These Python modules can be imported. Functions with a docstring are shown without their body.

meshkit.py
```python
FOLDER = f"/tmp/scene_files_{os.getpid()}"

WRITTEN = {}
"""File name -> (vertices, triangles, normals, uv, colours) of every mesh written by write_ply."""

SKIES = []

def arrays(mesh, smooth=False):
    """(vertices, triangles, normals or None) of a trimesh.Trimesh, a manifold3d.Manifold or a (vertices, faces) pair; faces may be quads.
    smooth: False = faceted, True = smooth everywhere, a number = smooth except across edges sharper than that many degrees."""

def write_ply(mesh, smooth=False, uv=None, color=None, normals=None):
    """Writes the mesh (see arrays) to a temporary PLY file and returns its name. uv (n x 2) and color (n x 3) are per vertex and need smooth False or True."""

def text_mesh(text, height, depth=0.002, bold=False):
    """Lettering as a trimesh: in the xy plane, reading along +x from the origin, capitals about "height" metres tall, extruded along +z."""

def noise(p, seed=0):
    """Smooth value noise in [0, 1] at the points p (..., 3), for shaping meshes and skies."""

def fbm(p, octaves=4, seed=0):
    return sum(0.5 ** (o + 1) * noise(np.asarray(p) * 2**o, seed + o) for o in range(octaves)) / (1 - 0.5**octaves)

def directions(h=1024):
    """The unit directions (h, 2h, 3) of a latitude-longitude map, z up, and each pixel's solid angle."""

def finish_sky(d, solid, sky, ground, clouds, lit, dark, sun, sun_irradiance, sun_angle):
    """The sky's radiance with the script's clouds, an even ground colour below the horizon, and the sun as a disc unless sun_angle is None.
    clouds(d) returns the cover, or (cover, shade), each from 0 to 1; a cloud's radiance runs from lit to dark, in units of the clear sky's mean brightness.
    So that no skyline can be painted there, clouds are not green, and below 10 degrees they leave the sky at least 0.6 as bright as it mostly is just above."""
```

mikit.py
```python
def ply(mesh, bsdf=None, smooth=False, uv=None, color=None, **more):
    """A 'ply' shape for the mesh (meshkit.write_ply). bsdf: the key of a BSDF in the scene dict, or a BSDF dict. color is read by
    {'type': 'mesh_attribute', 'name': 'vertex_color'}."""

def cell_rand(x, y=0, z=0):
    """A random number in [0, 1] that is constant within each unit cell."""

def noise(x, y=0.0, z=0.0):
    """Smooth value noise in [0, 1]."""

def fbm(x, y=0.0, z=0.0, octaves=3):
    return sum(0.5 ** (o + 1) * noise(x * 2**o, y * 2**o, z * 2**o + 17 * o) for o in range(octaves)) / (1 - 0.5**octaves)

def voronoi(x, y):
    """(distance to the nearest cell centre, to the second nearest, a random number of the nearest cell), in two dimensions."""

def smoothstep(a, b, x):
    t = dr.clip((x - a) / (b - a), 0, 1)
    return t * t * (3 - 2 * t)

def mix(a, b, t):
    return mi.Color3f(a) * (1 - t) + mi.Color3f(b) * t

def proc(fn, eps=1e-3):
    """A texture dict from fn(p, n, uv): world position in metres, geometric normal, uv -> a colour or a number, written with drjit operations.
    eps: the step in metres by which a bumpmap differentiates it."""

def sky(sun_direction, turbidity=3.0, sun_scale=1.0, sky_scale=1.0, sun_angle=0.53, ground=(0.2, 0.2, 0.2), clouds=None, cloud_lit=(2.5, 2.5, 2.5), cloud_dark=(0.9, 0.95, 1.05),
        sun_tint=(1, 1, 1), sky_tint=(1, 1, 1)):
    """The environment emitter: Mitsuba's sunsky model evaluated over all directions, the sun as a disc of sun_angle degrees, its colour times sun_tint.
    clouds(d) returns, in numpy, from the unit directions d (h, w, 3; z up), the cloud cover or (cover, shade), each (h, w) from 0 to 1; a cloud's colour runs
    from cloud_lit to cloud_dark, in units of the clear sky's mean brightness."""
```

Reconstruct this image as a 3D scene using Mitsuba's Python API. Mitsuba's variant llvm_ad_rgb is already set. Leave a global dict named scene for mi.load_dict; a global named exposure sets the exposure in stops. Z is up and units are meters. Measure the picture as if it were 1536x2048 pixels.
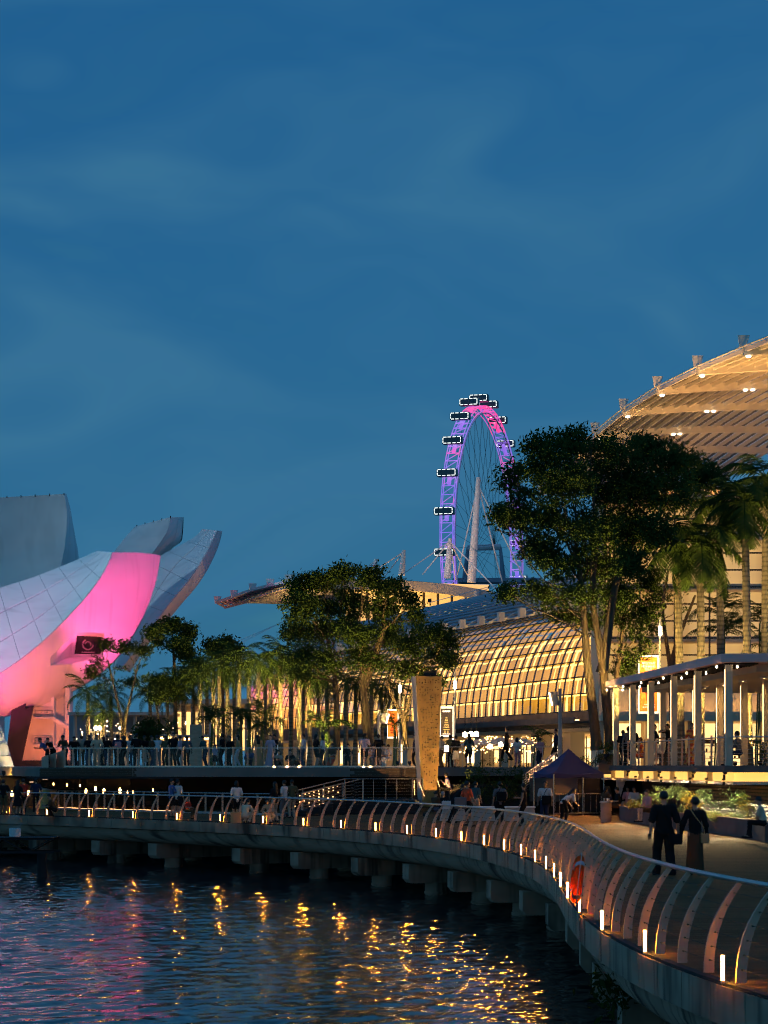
import math, random
import numpy as np, trimesh, manifold3d as m3, shapely
import shapely.geometry as sg
from scipy.interpolate import splprep, splev
import drjit as dr
import mitsuba as mi
import mikit, meshkit
from mikit import proc, noise, fbm, voronoi, cell_rand, smoothstep, mix
T = mi.ScalarTransform4f
rng = np.random.default_rng(7)
scene, labels = {}, {}

# ------------------------------------------------------------------ camera, sky, exposure
# photograph: 1536 x 2048, focal length 4200 px, level camera 4.6 m above the water, horizon on row 1531
F, CX, HY, CZ = 4200.0, 768.0, 1531.0, 4.6
exposure = 4.3      # a long night exposure; K keeps every light in proportion
K = 1 / 8
scene['camera'] = {'type': 'perspective', 'fov': math.degrees(2 * math.atan(768 / F)), 'fov_axis': 'x',
                   'principal_point_offset_y': -(HY - 1024) / 2048, 'near_clip': 1.0, 'far_clip': 6000.0,
                   'to_world': T().look_at(origin=[0, 0, CZ], target=[0, 100, CZ], up=[0, 0, 1])}


def clouds(d):
    el = d[..., 2]
    q = np.stack([d[..., 0] * 7, d[..., 1] * 3, el * 21], -1)
    w = meshkit.fbm(np.stack([d[..., 0] * 5 + 5, d[..., 1] * 2, el * 9], -1), 3, 5) - 0.5
    n = meshkit.fbm(q + np.stack([w * 2.2, w, w * 4.5], -1), 5, 3)
    cover = np.clip(0.80 + 0.9 * (n - 0.5), 0.6, 1)
    shade = np.clip(0.55 - 3.4 * (n - 0.5), 0, 1)
    return cover, shade


SKY = mikit.sky((-0.62, -0.78, 0.10), turbidity=2.5, sun_scale=0.0, sky_scale=1.46 * K, ground=(0.03, 0.04, 0.05), clouds=clouds,
                cloud_lit=(0.32, 1.43, 2.74), cloud_dark=(0.045, 0.82, 2.54), sky_tint=(0.29, 0.95, 1.38))
scene['sky'] = {**SKY, 'sampling_weight': 7.0}


def P(px, py, Y):
    return np.array([(px - CX) / F * Y, Y, CZ + (HY - py) / F * Y])


def G(px, py, z):
    return P(px, py, F * (CZ - z) / (py - HY))


# ------------------------------------------------------------------ helpers
_count = {}


def numbered(name):
    n = _count.get(name, 0)
    _count[name] = n + 1
    return name if n == 0 else f'{name}_{n:03d}'


def say(key, label=None, cat=None, group=None, kind=None):
    d = {k: v for k, v in (('label', label), ('category', cat), ('group', group), ('kind', kind)) if v}
    if d:
        labels[key] = d
    return key


def thing(name, label, cat, group=None):
    return say(numbered(name), label, cat, group)


def put(key, mesh, mat, smooth=False, tw=None, emit=None, w=None, **kw):
    d = mesh if isinstance(mesh, dict) else mikit.ply(mesh.get() if isinstance(mesh, MB) else mesh, mat, smooth, **kw)
    d = dict(d)
    d['bsdf'] = {'type': 'ref', 'id': mat}
    if tw is not None:
        d['to_world'] = tw
    if emit is not None:
        rad = emit if isinstance(emit, dict) else {'type': 'rgb', 'value': [float(x) * K for x in emit]}
        d['emitter'] = {'type': 'area', 'radiance': rad, 'sampling_weight': 0.5 if w is None else float(w)}
    scene[key] = d
    return key


def part(parent, name, mesh, mat, smooth=False, label=None, kind=None, **kw):
    key = numbered(parent + '__' + name)
    put(key, mesh, mat, smooth, **kw)
    if label or kind:
        say(key, label, None, None, kind)
    return key


def one(name, mesh, mat, label=None, cat=None, group=None, kind=None, smooth=False, **kw):
    key = numbered(name)
    put(key, mesh, mat, smooth, **kw)
    return say(key, label, cat, group, kind)


def unit(v):
    v = np.asarray(v, float)
    return v / (np.linalg.norm(v) + 1e-12)


def rotz(a):
    c, s = math.cos(a), math.sin(a)
    return np.array([[c, -s, 0], [s, c, 0], [0, 0, 1.0]])


BV = np.array([[x, y, z] for z in (-.5, .5) for y in (-.5, .5) for x in (-.5, .5)])
BF = np.array([[0, 2, 3], [0, 3, 1], [4, 5, 7], [4, 7, 6], [0, 1, 5], [0, 5, 4], [2, 6, 7], [2, 7, 3], [0, 4, 6], [0, 6, 2], [1, 3, 7], [1, 7, 5]])


class MB:
    def __init__(self):
        self.v, self.f, self.n = [], [], 0

    def add(self, v, f):
        v = np.asarray(v, float).reshape(-1, 3)
        f = np.asarray(f, int)
        if f.shape[1] == 4:
            f = np.vstack([f[:, [0, 1, 2]], f[:, [0, 2, 3]]])
        self.v.append(v)
        self.f.append(f + self.n)
        self.n += len(v)
        return self

    def box(self, c, s, R=None):
        v = BV * np.asarray(s, float)
        if R is not None:
            v = v @ np.asarray(R).T
        return self.add(v + np.asarray(c, float), BF)

    def span(self, lo, hi):
        lo, hi = np.asarray(lo, float), np.asarray(hi, float)
        return self.box((lo + hi) / 2, hi - lo)

    def beam(self, p0, p1, w, h, up=(0, 0, 1)):
        p0, p1 = np.asarray(p0, float), np.asarray(p1, float)
        t = unit(p1 - p0)
        s = np.cross(t, up)
        if np.linalg.norm(s) < 1e-6:
            s = np.cross(t, (1, 0, 0))
        s = unit(s)
        u = np.cross(s, t)
        return self.box((p0 + p1) / 2, (np.linalg.norm(p1 - p0), w, h), np.stack([t, -s, u], 1))

    def tube(self, pts, r, n=6, cap=True):
        p = np.asarray(pts, float)
        r = np.broadcast_to(np.asarray(r, float), (len(p),))
        t = np.gradient(p, axis=0)
        t /= np.linalg.norm(t, axis=1, keepdims=True) + 1e-12
        ref = np.array([0, 0, 1.0]) if abs(t[:, 2]).mean() < 0.8 else np.array([1.0, 0, 0])
        a = np.cross(t, ref)
        a /= np.linalg.norm(a, axis=1, keepdims=True) + 1e-12
        b = np.cross(a, t)
        g = np.arange(n) * 2 * np.pi / n
        v = p[:, None] + r[:, None, None] * (np.cos(g)[None, :, None] * a[:, None] + np.sin(g)[None, :, None] * b[:, None])
        i, j = np.meshgrid(np.arange(len(p) - 1), np.arange(n), indexing='ij')
        q = np.stack([i * n + j, i * n + (j + 1) % n, (i + 1) * n + (j + 1) % n, (i + 1) * n + j], -1).reshape(-1, 4)
        q = np.vstack([q[:, [0, 2, 1]], q[:, [0, 3, 2]]])
        v = v.reshape(-1, 3)
        if cap:
            k = len(v)
            v = np.vstack([v, p[0], p[-1]])
            jj = np.arange(n)
            e = (len(p) - 1) * n
            q = np.vstack([q, np.stack([jj, (jj + 1) % n, jj * 0 + k], 1)[:, [0, 1, 2]], np.stack([e + (jj + 1) % n, e + jj, jj * 0 + k + 1], 1)])
        return self.add(v, q)

    def grid(self, A, flip=False):
        h, w = A.shape[:2]
        i, j = np.meshgrid(np.arange(h - 1), np.arange(w - 1), indexing='ij')
        q = np.stack([i * w + j, i * w + j + 1, (i + 1) * w + j + 1, (i + 1) * w + j], -1).reshape(-1, 4)
        return self.add(A.reshape(-1, 3), q[:, ::-1] if flip else q)

    def lathe(self, c, prof, n=16):
        prof = np.asarray(prof, float)
        g = np.arange(n) * 2 * np.pi / n
        v = np.stack([prof[:, :1] * np.cos(g), prof[:, :1] * np.sin(g), np.repeat(prof[:, 1:], n, 1)], -1)
        i, j = np.meshgrid(np.arange(len(prof) - 1), np.arange(n), indexing='ij')
        q = np.stack([i * n + j, i * n + (j + 1) % n, (i + 1) * n + (j + 1) % n, (i + 1) * n + j], -1).reshape(-1, 4)
        return self.add(v.reshape(-1, 3) + np.asarray(c, float), q)

    def prism(self, poly, h, M):
        """poly (shapely, xy) extruded along z by h, then moved by the 4x4 M."""
        for g in getattr(poly, 'geoms', [poly]):
            m = trimesh.creation.extrude_polygon(g, h, engine='earcut')
            self.add(np.asarray(m.vertices) @ M[:3, :3].T + M[:3, 3], m.faces)
        return self

    def get(self):
        return np.vstack(self.v), np.vstack(self.f)


def frame(o, x, y, z):
    M = np.eye(4)
    M[:3, 0], M[:3, 1], M[:3, 2], M[:3, 3] = x, y, z, o
    return M


def place(x, y, z, a=0.0, s=1.0):
    return T().translate([float(x), float(y), float(z)]).rotate([0, 0, 1], math.degrees(a)).scale(float(s))


def mat(name, col, rough=0.7, metal=0.0, spec=0.4, **kw):
    c = col if isinstance(col, dict) else {'type': 'rgb', 'value': list(col)}
    scene[name] = {'type': 'twosided', 'bsdf': {'type': 'principled', 'base_color': c, 'roughness': rough, 'metallic': metal, 'specular': spec, **kw}}
    return name


def leafmat(name, col, trans=0.7):
    c = col if isinstance(col, dict) else {'type': 'rgb', 'value': list(col)}
    scene[name] = {'type': 'principledthin', 'base_color': c, 'roughness': 0.45, 'diff_trans': trans, 'eta': 1.4}
    return name


# ------------------------------------------------------------------ materials
mat('m_concrete', proc(lambda p, n, uv: mix((.085, .075, .07), (.19, .175, .165), fbm(p.x * 1.3, p.y * 1.3, p.z * 1.7, 4))), .9, 0, .12)


def stained(p, n, uv):
    streak = smoothstep(.45, .8, fbm(p.x * 3.1 + p.y * 3.7, p.x * .4 - p.y * .5, p.z * .35, 3))
    blot = fbm(p.x * 1.1, p.y * 1.1, p.z * 2.3, 3)
    c = mix((.52, .34, .24), (.27, .17, .12), blot)
    return mix(c, (.02, .02, .02), streak * .85)


mat('m_stained', proc(stained), .9, 0, .12)


def planks(p, n, uv):
    u = p.y / .14
    k = dr.floor(u)
    fr = u - k
    tone = cell_rand(k, dr.floor(p.x / 2.4 + cell_rand(k, 3) * 7), 1)
    grain = fbm(p.x * 1.2, p.y * 34, 0, 3)
    c = mix((.055, .028, .013), (.175, .098, .047), .55 * tone + .45 * grain)
    return c * (1 - .75 * smoothstep(.88, .97, fr))


ORD = 'first second third fourth fifth sixth seventh eighth ninth tenth eleventh twelfth thirteenth fourteenth fifteenth sixteenth seventeenth eighteenth nineteenth twentieth twenty-first twenty-second twenty-third twenty-fourth twenty-fifth twenty-sixth twenty-seventh'.split()


mat('m_deck', proc(planks), .85, 0, .06)
mat('m_plaza', proc(lambda p, n, uv: mix((.16, .14, .12), (.26, .235, .21), fbm(p.x * .7, p.y * .7, 0, 3))), .8, 0, .1)
mat('m_dark', (.018, .018, .02), .8)
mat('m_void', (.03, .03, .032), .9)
mat('m_steel', (.52, .50, .48), .28, .9)
mat('m_brushed', proc(lambda p, n, uv: mix((.54, .31, .20), (.70, .45, .31), fbm(p.x * 4, p.y * 4, p.z * 9, 3))), .5, .12, .25)
mat('m_cable', (.05, .045, .04), .6, 0, .2)
mat('m_white', (.72, .70, .67), .55)
mat('m_petal', proc(lambda p, n, uv: mix((.60, .60, .61), (.76, .75, .74), fbm(p.x * .12, p.y * .12, p.z * .3, 3)) * (1 - .13 * smoothstep(.5, .8, fbm(p.x * .9 + p.y * .8, p.z * .13, p.y * .2, 3)))), .5, 0, .4)
mat('m_offwhite', (.46, .42, .38), .7)
mat('m_gold', (.50, .36, .13), .6)
mat('m_rib', (.055, .05, .045), .6)
mat('m_black', (.012, .012, .013), .55)
mat('m_purple', (.055, .045, .13), .75)
mat('m_orange', (.90, .13, .02), .5)
mat('m_mauve', (.82, .50, .46), .6)
mat('m_joint', (.40, .41, .43), .8)
mat('m_slate', (.30, .33, .38), .55)
mat('m_louvre', (.15, .15, .165), .5)
mat('m_warmwall', (.62, .52, .38), .7)
mat('m_wood', proc(lambda p, n, uv: mix((.05, .032, .02), (.11, .07, .042), fbm(p.x * 2, p.y * 2, p.z * 25, 3))), .6)
mat('m_bark', proc(lambda p, n, uv: mix((.05, .032, .02), (.15, .10, .06), fbm(p.x * 5, p.y * 5, p.z * 2.2, 4))), .85)
mat('m_palmbark', proc(lambda p, n, uv: mix((.17, .13, .085), (.34, .27, .18), fbm(p.x * 2, p.y * 2, p.z * 3, 3)) * (.55 + .45 * smoothstep(.0, .35, dr.abs(p.z * 4.2 - dr.floor(p.z * 4.2) - .5)))), .8)
mat('m_shaft', (.10, .15, .035), .5)
leafmat('m_leaf', proc(lambda p, n, uv: mix((.018, .032, .010), (.075, .105, .025), noise(p.x * 1.7, p.y * 1.7, p.z * 1.7))), .6)
leafmat('m_leafdark', proc(lambda p, n, uv: mix((.022, .043, .013), (.085, .125, .032), noise(p.x * 1.7, p.y * 1.7, p.z * 1.7))), .5)
leafmat('m_palm', proc(lambda p, n, uv: mix((.02, .045, .013), (.085, .125, .032), noise(p.x * 2.3, p.y * 2.3, p.z * 2.3))), .7)
leafmat('m_hedge', proc(lambda p, n, uv: mix((.09, .16, .05), (.36, .48, .24), noise(p.x * 4.3, p.y * 4.3, p.z * 4.3))), .5)
leafmat('m_hedgeyellow', proc(lambda p, n, uv: mix((.20, .18, .03), (.44, .38, .10), noise(p.x * 4.3, p.y * 4.3, p.z * 4.3))), .5)
leafmat('m_blind', proc(lambda p, n, uv: mix((.48, .34, .10), (.74, .56, .22), noise(p.x * .35, p.y * .35, p.z * .5))), 1.1)
scene['m_pane'] = {'type': 'thindielectric', 'int_ior': 1.45}
scene['m_glass'] = {'type': 'thindielectric', 'int_ior': 1.25}
scene['m_ring'] = {'type': 'principledthin', 'base_color': {'type': 'rgb', 'value': [.95, .17, .03]}, 'roughness': .5, 'diff_trans': 1.1, 'eta': 1.4}
scene['m_lamp'] = {'type': 'diffuse', 'reflectance': {'type': 'rgb', 'value': [.5, .5, .5]}}
# ------------------------------------------------------------------ water and land
ZD, ZP = 2.2, 4.5        # promenade deck, upper plaza


def wave_height(X, Y):
    r = np.random.default_rng(3)
    h = np.zeros_like(X)
    for k in range(84):
        lam = .21 * (9.0 ** r.random())
        a = r.normal(2.0, .75)
        kx, ky = 2 * np.pi / lam * np.cos(a), 2 * np.pi / lam * np.sin(a)
        amp = .00195 * lam ** .72 * (.6 + .8 * r.random())
        h += amp * np.sin(kx * X + ky * Y + r.random() * 6.28)
    patch = .62 + .76 * meshkit.fbm(np.stack([X * .16, Y * .09, X * 0], -1), 3, 2)
    return h * patch


def ease(lo, hi, far, n):
    t = np.linspace(0, 1, n)[1:]
    return hi + (far - hi) * t ** 3


gx = np.concatenate([ease(0, -44, -3000, 14)[::-1], np.concatenate([np.arange(-44, -24, .4), np.arange(-24, 7, .085), np.arange(7, 12, .4)]), ease(0, 12, 3000, 14)])
gy = np.concatenate([ease(0, 24, -1500, 10)[::-1], np.concatenate([np.arange(24, 70, .11), np.arange(70, 112, .16)]), ease(0, 112, 4500, 16)])
XX, YY = np.meshgrid(gx, gy)
inside = np.clip(np.minimum.reduce([XX + 44, 12 - XX, YY - 24, 112 - YY]) / 3, 0, 1)
W = MB().grid(np.stack([XX, YY, wave_height(XX, YY) * inside], -1))
scene['m_water'] = {'type': 'twosided', 'bsdf': {'type': 'principled', 'base_color': {'type': 'rgb', 'value': [.004, .009, .014]}, 'roughness': .06, 'specular': .20}}
one('bay_water', W, 'm_water', 'dark rippled bay water with warm lamp reflections', kind='structure', smooth=True)

# ------------------------------------------------------------------ promenade edge curve
px_edge = [(0, 1629), (182, 1634), (365, 1641), (560, 1648.7), (780, 1665), (915, 1680), (983, 1690), (1051, 1711), (1085, 1726), (1102, 1744),
           (1110, 1775), (1126, 1802), (1158, 1832), (1200, 1862), (1248, 1886), (1303, 1911), (1366, 1934), (1439, 1956), (1525, 1984)]
pts = [(-62, 152), (-42, 131), (-29, 115.5)] + [tuple(G(a, b, ZD)[:2]) for a, b in px_edge] + [(4.9, 18.5), (7.2, 13), (11, 7)]
pts = np.array(pts)
tck, uu = splprep(pts.T, s=.9, k=3)
fine = np.array(splev(np.linspace(0, 1, 4000), tck)).T
arc = np.concatenate([[0], np.cumsum(np.linalg.norm(np.diff(fine, axis=0), axis=1))])


def E(s):
    """point, tangent and inward normal of the promenade edge at arc length s"""
    p = np.array([np.interp(s, arc, fine[:, 0]), np.interp(s, arc, fine[:, 1])])
    q = np.array([np.interp(s + .25, arc, fine[:, 0]), np.interp(s + .25, arc, fine[:, 1])]) - np.array([np.interp(s - .25, arc, fine[:, 0]), np.interp(s - .25, arc, fine[:, 1])])
    t = unit(q)
    return p, t, np.array([-t[1], t[0]])


def EP(s, n, z):
    p, t, m = E(s)
    return np.array([p[0] + m[0] * n, p[1] + m[1] * n, z])


colx = fine[:, 0] / fine[:, 1] * F + CX
S0 = arc[np.argmin(np.abs(colx - 532) + 1e3 * (fine[:, 1] < 60))]
NEAR = arc[np.argmin(np.abs(fine[:, 1] - 17.5) + np.abs(fine[:, 0] - 5.2))]
FAR = arc[np.argmin(np.abs(fine[:, 0] + 27))]
STEP = 1.2
ks = np.arange(math.ceil((FAR - S0) / STEP), math.floor((NEAR - S0) / STEP) + 1)

# land: the raised plaza and everything behind it, one sheet to the horizon
plaza = [(-18.4, 113), (-10, 111.2), (1.9, 110), (2.6, 119), (8.2, 120), (11.2, 99.5), (12.95, 77), (60, 76.4), (3000, 71), (3000, 5000), (-3000, 5000), (-3000, 175), (-48, 175), (-34, 150), (-24, 128)]
m = MB().prism(sg.Polygon(plaza), .5, frame((0, 0, ZP - .5), (1, 0, 0), (0, 1, 0), (0, 0, 1)))
one('plaza_pavement', m, 'm_plaza', 'raised stone plaza where the crowd stands', kind='structure')
# the void under the plaza
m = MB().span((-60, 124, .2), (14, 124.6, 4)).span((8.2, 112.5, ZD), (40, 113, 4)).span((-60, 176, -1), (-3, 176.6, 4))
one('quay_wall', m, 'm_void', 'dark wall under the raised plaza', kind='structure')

# promenade deck
inner = [(60, 4), (60, 126), (-70, 126), (-70, 160)]
edge_xy = [tuple(x) for x in np.array(splev(np.linspace(0, 1, 420), tck)).T]
deck_poly = sg.Polygon(edge_xy + inner).buffer(0)
m = MB().prism(deck_poly, .12, frame((0, 0, ZD - .12), (1, 0, 0), (0, 1, 0), (0, 0, 1)))
D = one('promenade_deck', m, 'm_deck', 'dark timber planked promenade deck', kind='structure')
ss = np.arange(FAR - 12, NEAR + 5, .4)


def sweep(s_list, prof, closed=True):
    A = np.array([[EP(s, n, z) for n, z in prof + ([prof[0]] if closed else [])] for s in s_list])
    return MB().grid(A, flip=True)


part(D, 'edge_strip', sweep(ss, [(-.06, ZD - .03), (-.06, ZD + .012), (.05, ZD + .012), (.05, ZD - .03)]), 'm_dark')
part(D, 'edge_beam', sweep(ss, [(.10, 1.70), (.14, 1.52), (.26, 1.32), (.46, 1.17), (.75, 1.10), (6.5, 1.10), (6.5, 1.72), (.7, 1.74)]), 'm_stained', 35)
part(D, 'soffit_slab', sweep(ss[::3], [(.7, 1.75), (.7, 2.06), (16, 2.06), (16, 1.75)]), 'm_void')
rr = np.random.default_rng(5)
for k in range(ks[0] - 8, ks[-1] + 3):
    s = S0 + k * STEP - .6
    prof = [(-.07, 1.735 + .004 * rr.random()), (-.07 - .012 * rr.random(), 2.168), (.06, 2.168), (.06, 1.735)]
    sl = [s + .012, s + .4, s + .8, s + STEP - .012]
    A = np.array([[EP(q, n, z) for n, z in prof + prof[:1]] for q in sl])
    mb = MB().grid(A, flip=True)
    for end, fl in ((A[0], False), (A[-1], True)):
        mb.add(end[:4], np.array([[0, 1, 2, 3]])[:, ::1 if fl else -1])
    part(D, 'fascia_panel', mb, 'm_stained')
# cross beams with round piles under the deck
beam_px = [(182, 1634), (288, 1638), (452, 1644.5), (574, 1650), (688, 1657.5), (791, 1666), (885, 1676)]
b_s = [arc[np.argmin(np.hypot(*(fine - G(a, b, ZD)[:2]).T))] for a, b in beam_px]
b_s = [b_s[0] - 16.2, b_s[0] - 10.8, b_s[0] - 5.4] + b_s + [b_s[-1] + 5.4 * i for i in range(1, 13)]
for s in b_s:
    if s > NEAR + 2:
        continue
    p, t, n = E(s)
    R = np.array([[n[0], t[0], 0], [n[1], t[1], 0], [0, 0, 1]])
    poly = sg.Polygon([(.35, 1.09), (8, 1.09), (8, .42), (.47, .42), (.35, .56)])
    o = np.array([p[0], p[1], 0]) - np.append(t, 0) * .35
    part(D, 'crossbeam', MB().prism(poly, .7, frame(o, np.append(n, 0), (0, 0, 1), -np.append(t, 0)) if False else frame(o + np.append(t, 0) * .7, np.append(n, 0), (0, 0, 1), -np.append(t, 0))), 'm_stained')
    for d in (1.5, 6.0):
        q = p + n * d
        part(D, 'pile', MB().lathe((q[0], q[1], 0), [(.40, -1.5), (.40, .02), (.43, .03), (.43, .10), (.40, .11), (.40, .43)], 18), 'm_stained', 35)

# ------------------------------------------------------------------ curved railing along the edge
R0 = thing('promenade_railing', 'long curved steel railing with leaning arched posts and cables along the water', 'railing')
zz = np.linspace(0, 1.03, 9)
cn = .09 + .37 * (zz / 1.03) ** 2.3
sl = np.gradient(cn, zz)
nx, nz = 1 / np.sqrt(1 + sl ** 2), -sl / np.sqrt(1 + sl ** 2)
wd = np.interp(zz, [0, .5, 1.03], [.060, .054, .028])
post_poly = sg.Polygon([(a + b * c, max(0, z + d * c)) for a, b, c, z, d in zip(cn, -nx, wd, zz, -nz)] + [(a + b * c, max(0, z + d * c)) for a, b, c, z, d in list(zip(cn, nx, wd, zz, nz))[::-1]])
post_mesh = mikit.ply(MB().prism(post_poly, .034, frame((0, .017, 0), (1, 0, 0), (0, 0, 1), (0, -1, 0))).get(), 'm_brushed', 30)
cable_z = [.16, .32, .48, .64, .79, .93]
for k in ks:
    p, t, n = E(S0 + k * STEP)
    a = math.atan2(n[1], n[0])
    part(R0, 'post', post_mesh, 'm_brushed', tw=place(p[0], p[1], ZD + .012, a))
sr = np.arange(S0 + ks[0] * STEP - .3, S0 + ks[-1] * STEP + .3, .3)
part(R0, 'handrail', MB().tube([EP(s, .475, ZD + 1.07) for s in sr], .032, 8), 'm_steel', 40)
for z in cable_z:
    off = float(np.interp(z, zz, cn))
    mb = MB().tube([EP(s, off, ZD + z) for s in sr[::2]], .0032, 4)
    for k in ks:
        p, t, n = E(S0 + k * STEP)
        c = np.array([p[0] + n[0] * off, p[1] + n[1] * off, ZD + z])
        tt = np.append(t, 0)
        mb.tube([c - tt * .045, c + tt * .045], .011, 5)
    part(R0, 'cable', mb, 'm_cable')
# lights at every third post
lens = mikit.ply(MB().span((-.028, -.017, .03), (.006, .017, .30)).get(), 'm_lamp')
housing = mikit.ply(MB().span((-.03, -.02, .0), (.01, .02, .028)).span((-.03, -.02, .302), (.01, .02, .315)).span((-.016, .0172, .028), (-.006, .022, .302)).get(), 'm_steel')
LIGHTS = []
nl = 0
side = {0: 'in front of the stairs'}
for k in ks:
    if k % 3:
        continue
    s = S0 + k * STEP
    p, t, n = E(s)
    col = p[0] / p[1] * F + CX
    if col < -20 or col > 1900 or len(LIGHTS) > 26:
        continue
    nl += 1
    LIGHTS.append((col, numbered('post_light')))
    key = LIGHTS[-1][1]
    q = p - n * .088 - t * .055
    tw = place(q[0], q[1], ZD + .012, math.atan2(n[1], n[0]))
    part(key, 'lens', lens, 'm_lamp', tw=tw, emit=(64, 25, 2.0), w=.28)
    part(key, 'housing', housing, 'm_steel', tw=tw)

for i, (c_, k_) in enumerate(LIGHTS[::-1]):
    say(k_, f'slim glowing amber light strip on the promenade railing, {ORD[i]} from its near right end', 'light', 'amber light strips along the promenade railing')

# orange life ring hung on the railing
s = arc[np.argmin(np.abs(colx - 1172) + 1e3 * (np.abs(fine[:, 1] - 33) > 4))]
p, t, n = E(s)
L = thing('life_ring', 'bright orange life ring hanging on the curved railing', 'life ring')
th = np.linspace(0, 2 * np.pi, 33)[:-1]
ph = np.linspace(0, 2 * np.pi, 13)[:-1]
TH, PH = np.meshgrid(th, ph, indexing='ij')


def ring(TH, PH, r0, r1):
    a, z = (r0 + r1 * np.cos(PH)) * np.cos(TH), (r0 + r1 * np.cos(PH)) * np.sin(TH) * 1.15
    b = r1 * 1.0 * np.sin(PH)
    lean = .10 * ((z + .45) / .9) ** 2
    return EP(s, 0, 0)[None, None] + a[..., None] * np.append(t, 0) + (b + lean - .17)[..., None] * np.append(n, 0) + (z + .57 + ZD)[..., None] * np.array([0, 0, 1.0])


g1, g2 = np.meshgrid(np.linspace(0, 2 * np.pi, 33), np.linspace(0, 2 * np.pi, 13), indexing='ij')
part(L, 'ring', MB().grid(ring(g1, g2, .26, .078), flip=True), 'm_ring', True)
for c in (.8, 2.4, 3.95, 5.5):
    g1, g2 = np.meshgrid(np.linspace(c - .11, c + .11, 4), np.linspace(0, 2 * np.pi, 13), indexing='ij')
    part(L, 'reflective_band', MB().grid(ring(g1, g2, .26, .082), flip=True), 'm_steel', True)
part(L, 'rope', MB().tube([ring(np.array([[a]]), np.array([[0.0]]), .26, .11)[0, 0] for a in np.linspace(0, 2 * np.pi, 30)], .008, 5), 'm_offwhite', 40)
# ------------------------------------------------------------------ museum with petal shaped halls
def curve(cs, n):
    cs = np.array(cs, float)
    k = min(3, len(cs) - 1)
    d = np.concatenate([[0], np.cumsum(np.hypot(*np.diff(cs[:, :2], axis=0).T))])
    from scipy.interpolate import PchipInterpolator
    q = np.linspace(0, d[-1], n)
    c = PchipInterpolator(d / d[-1], cs)(q / d[-1])
    return np.array([P(*x) for x in c])


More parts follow.
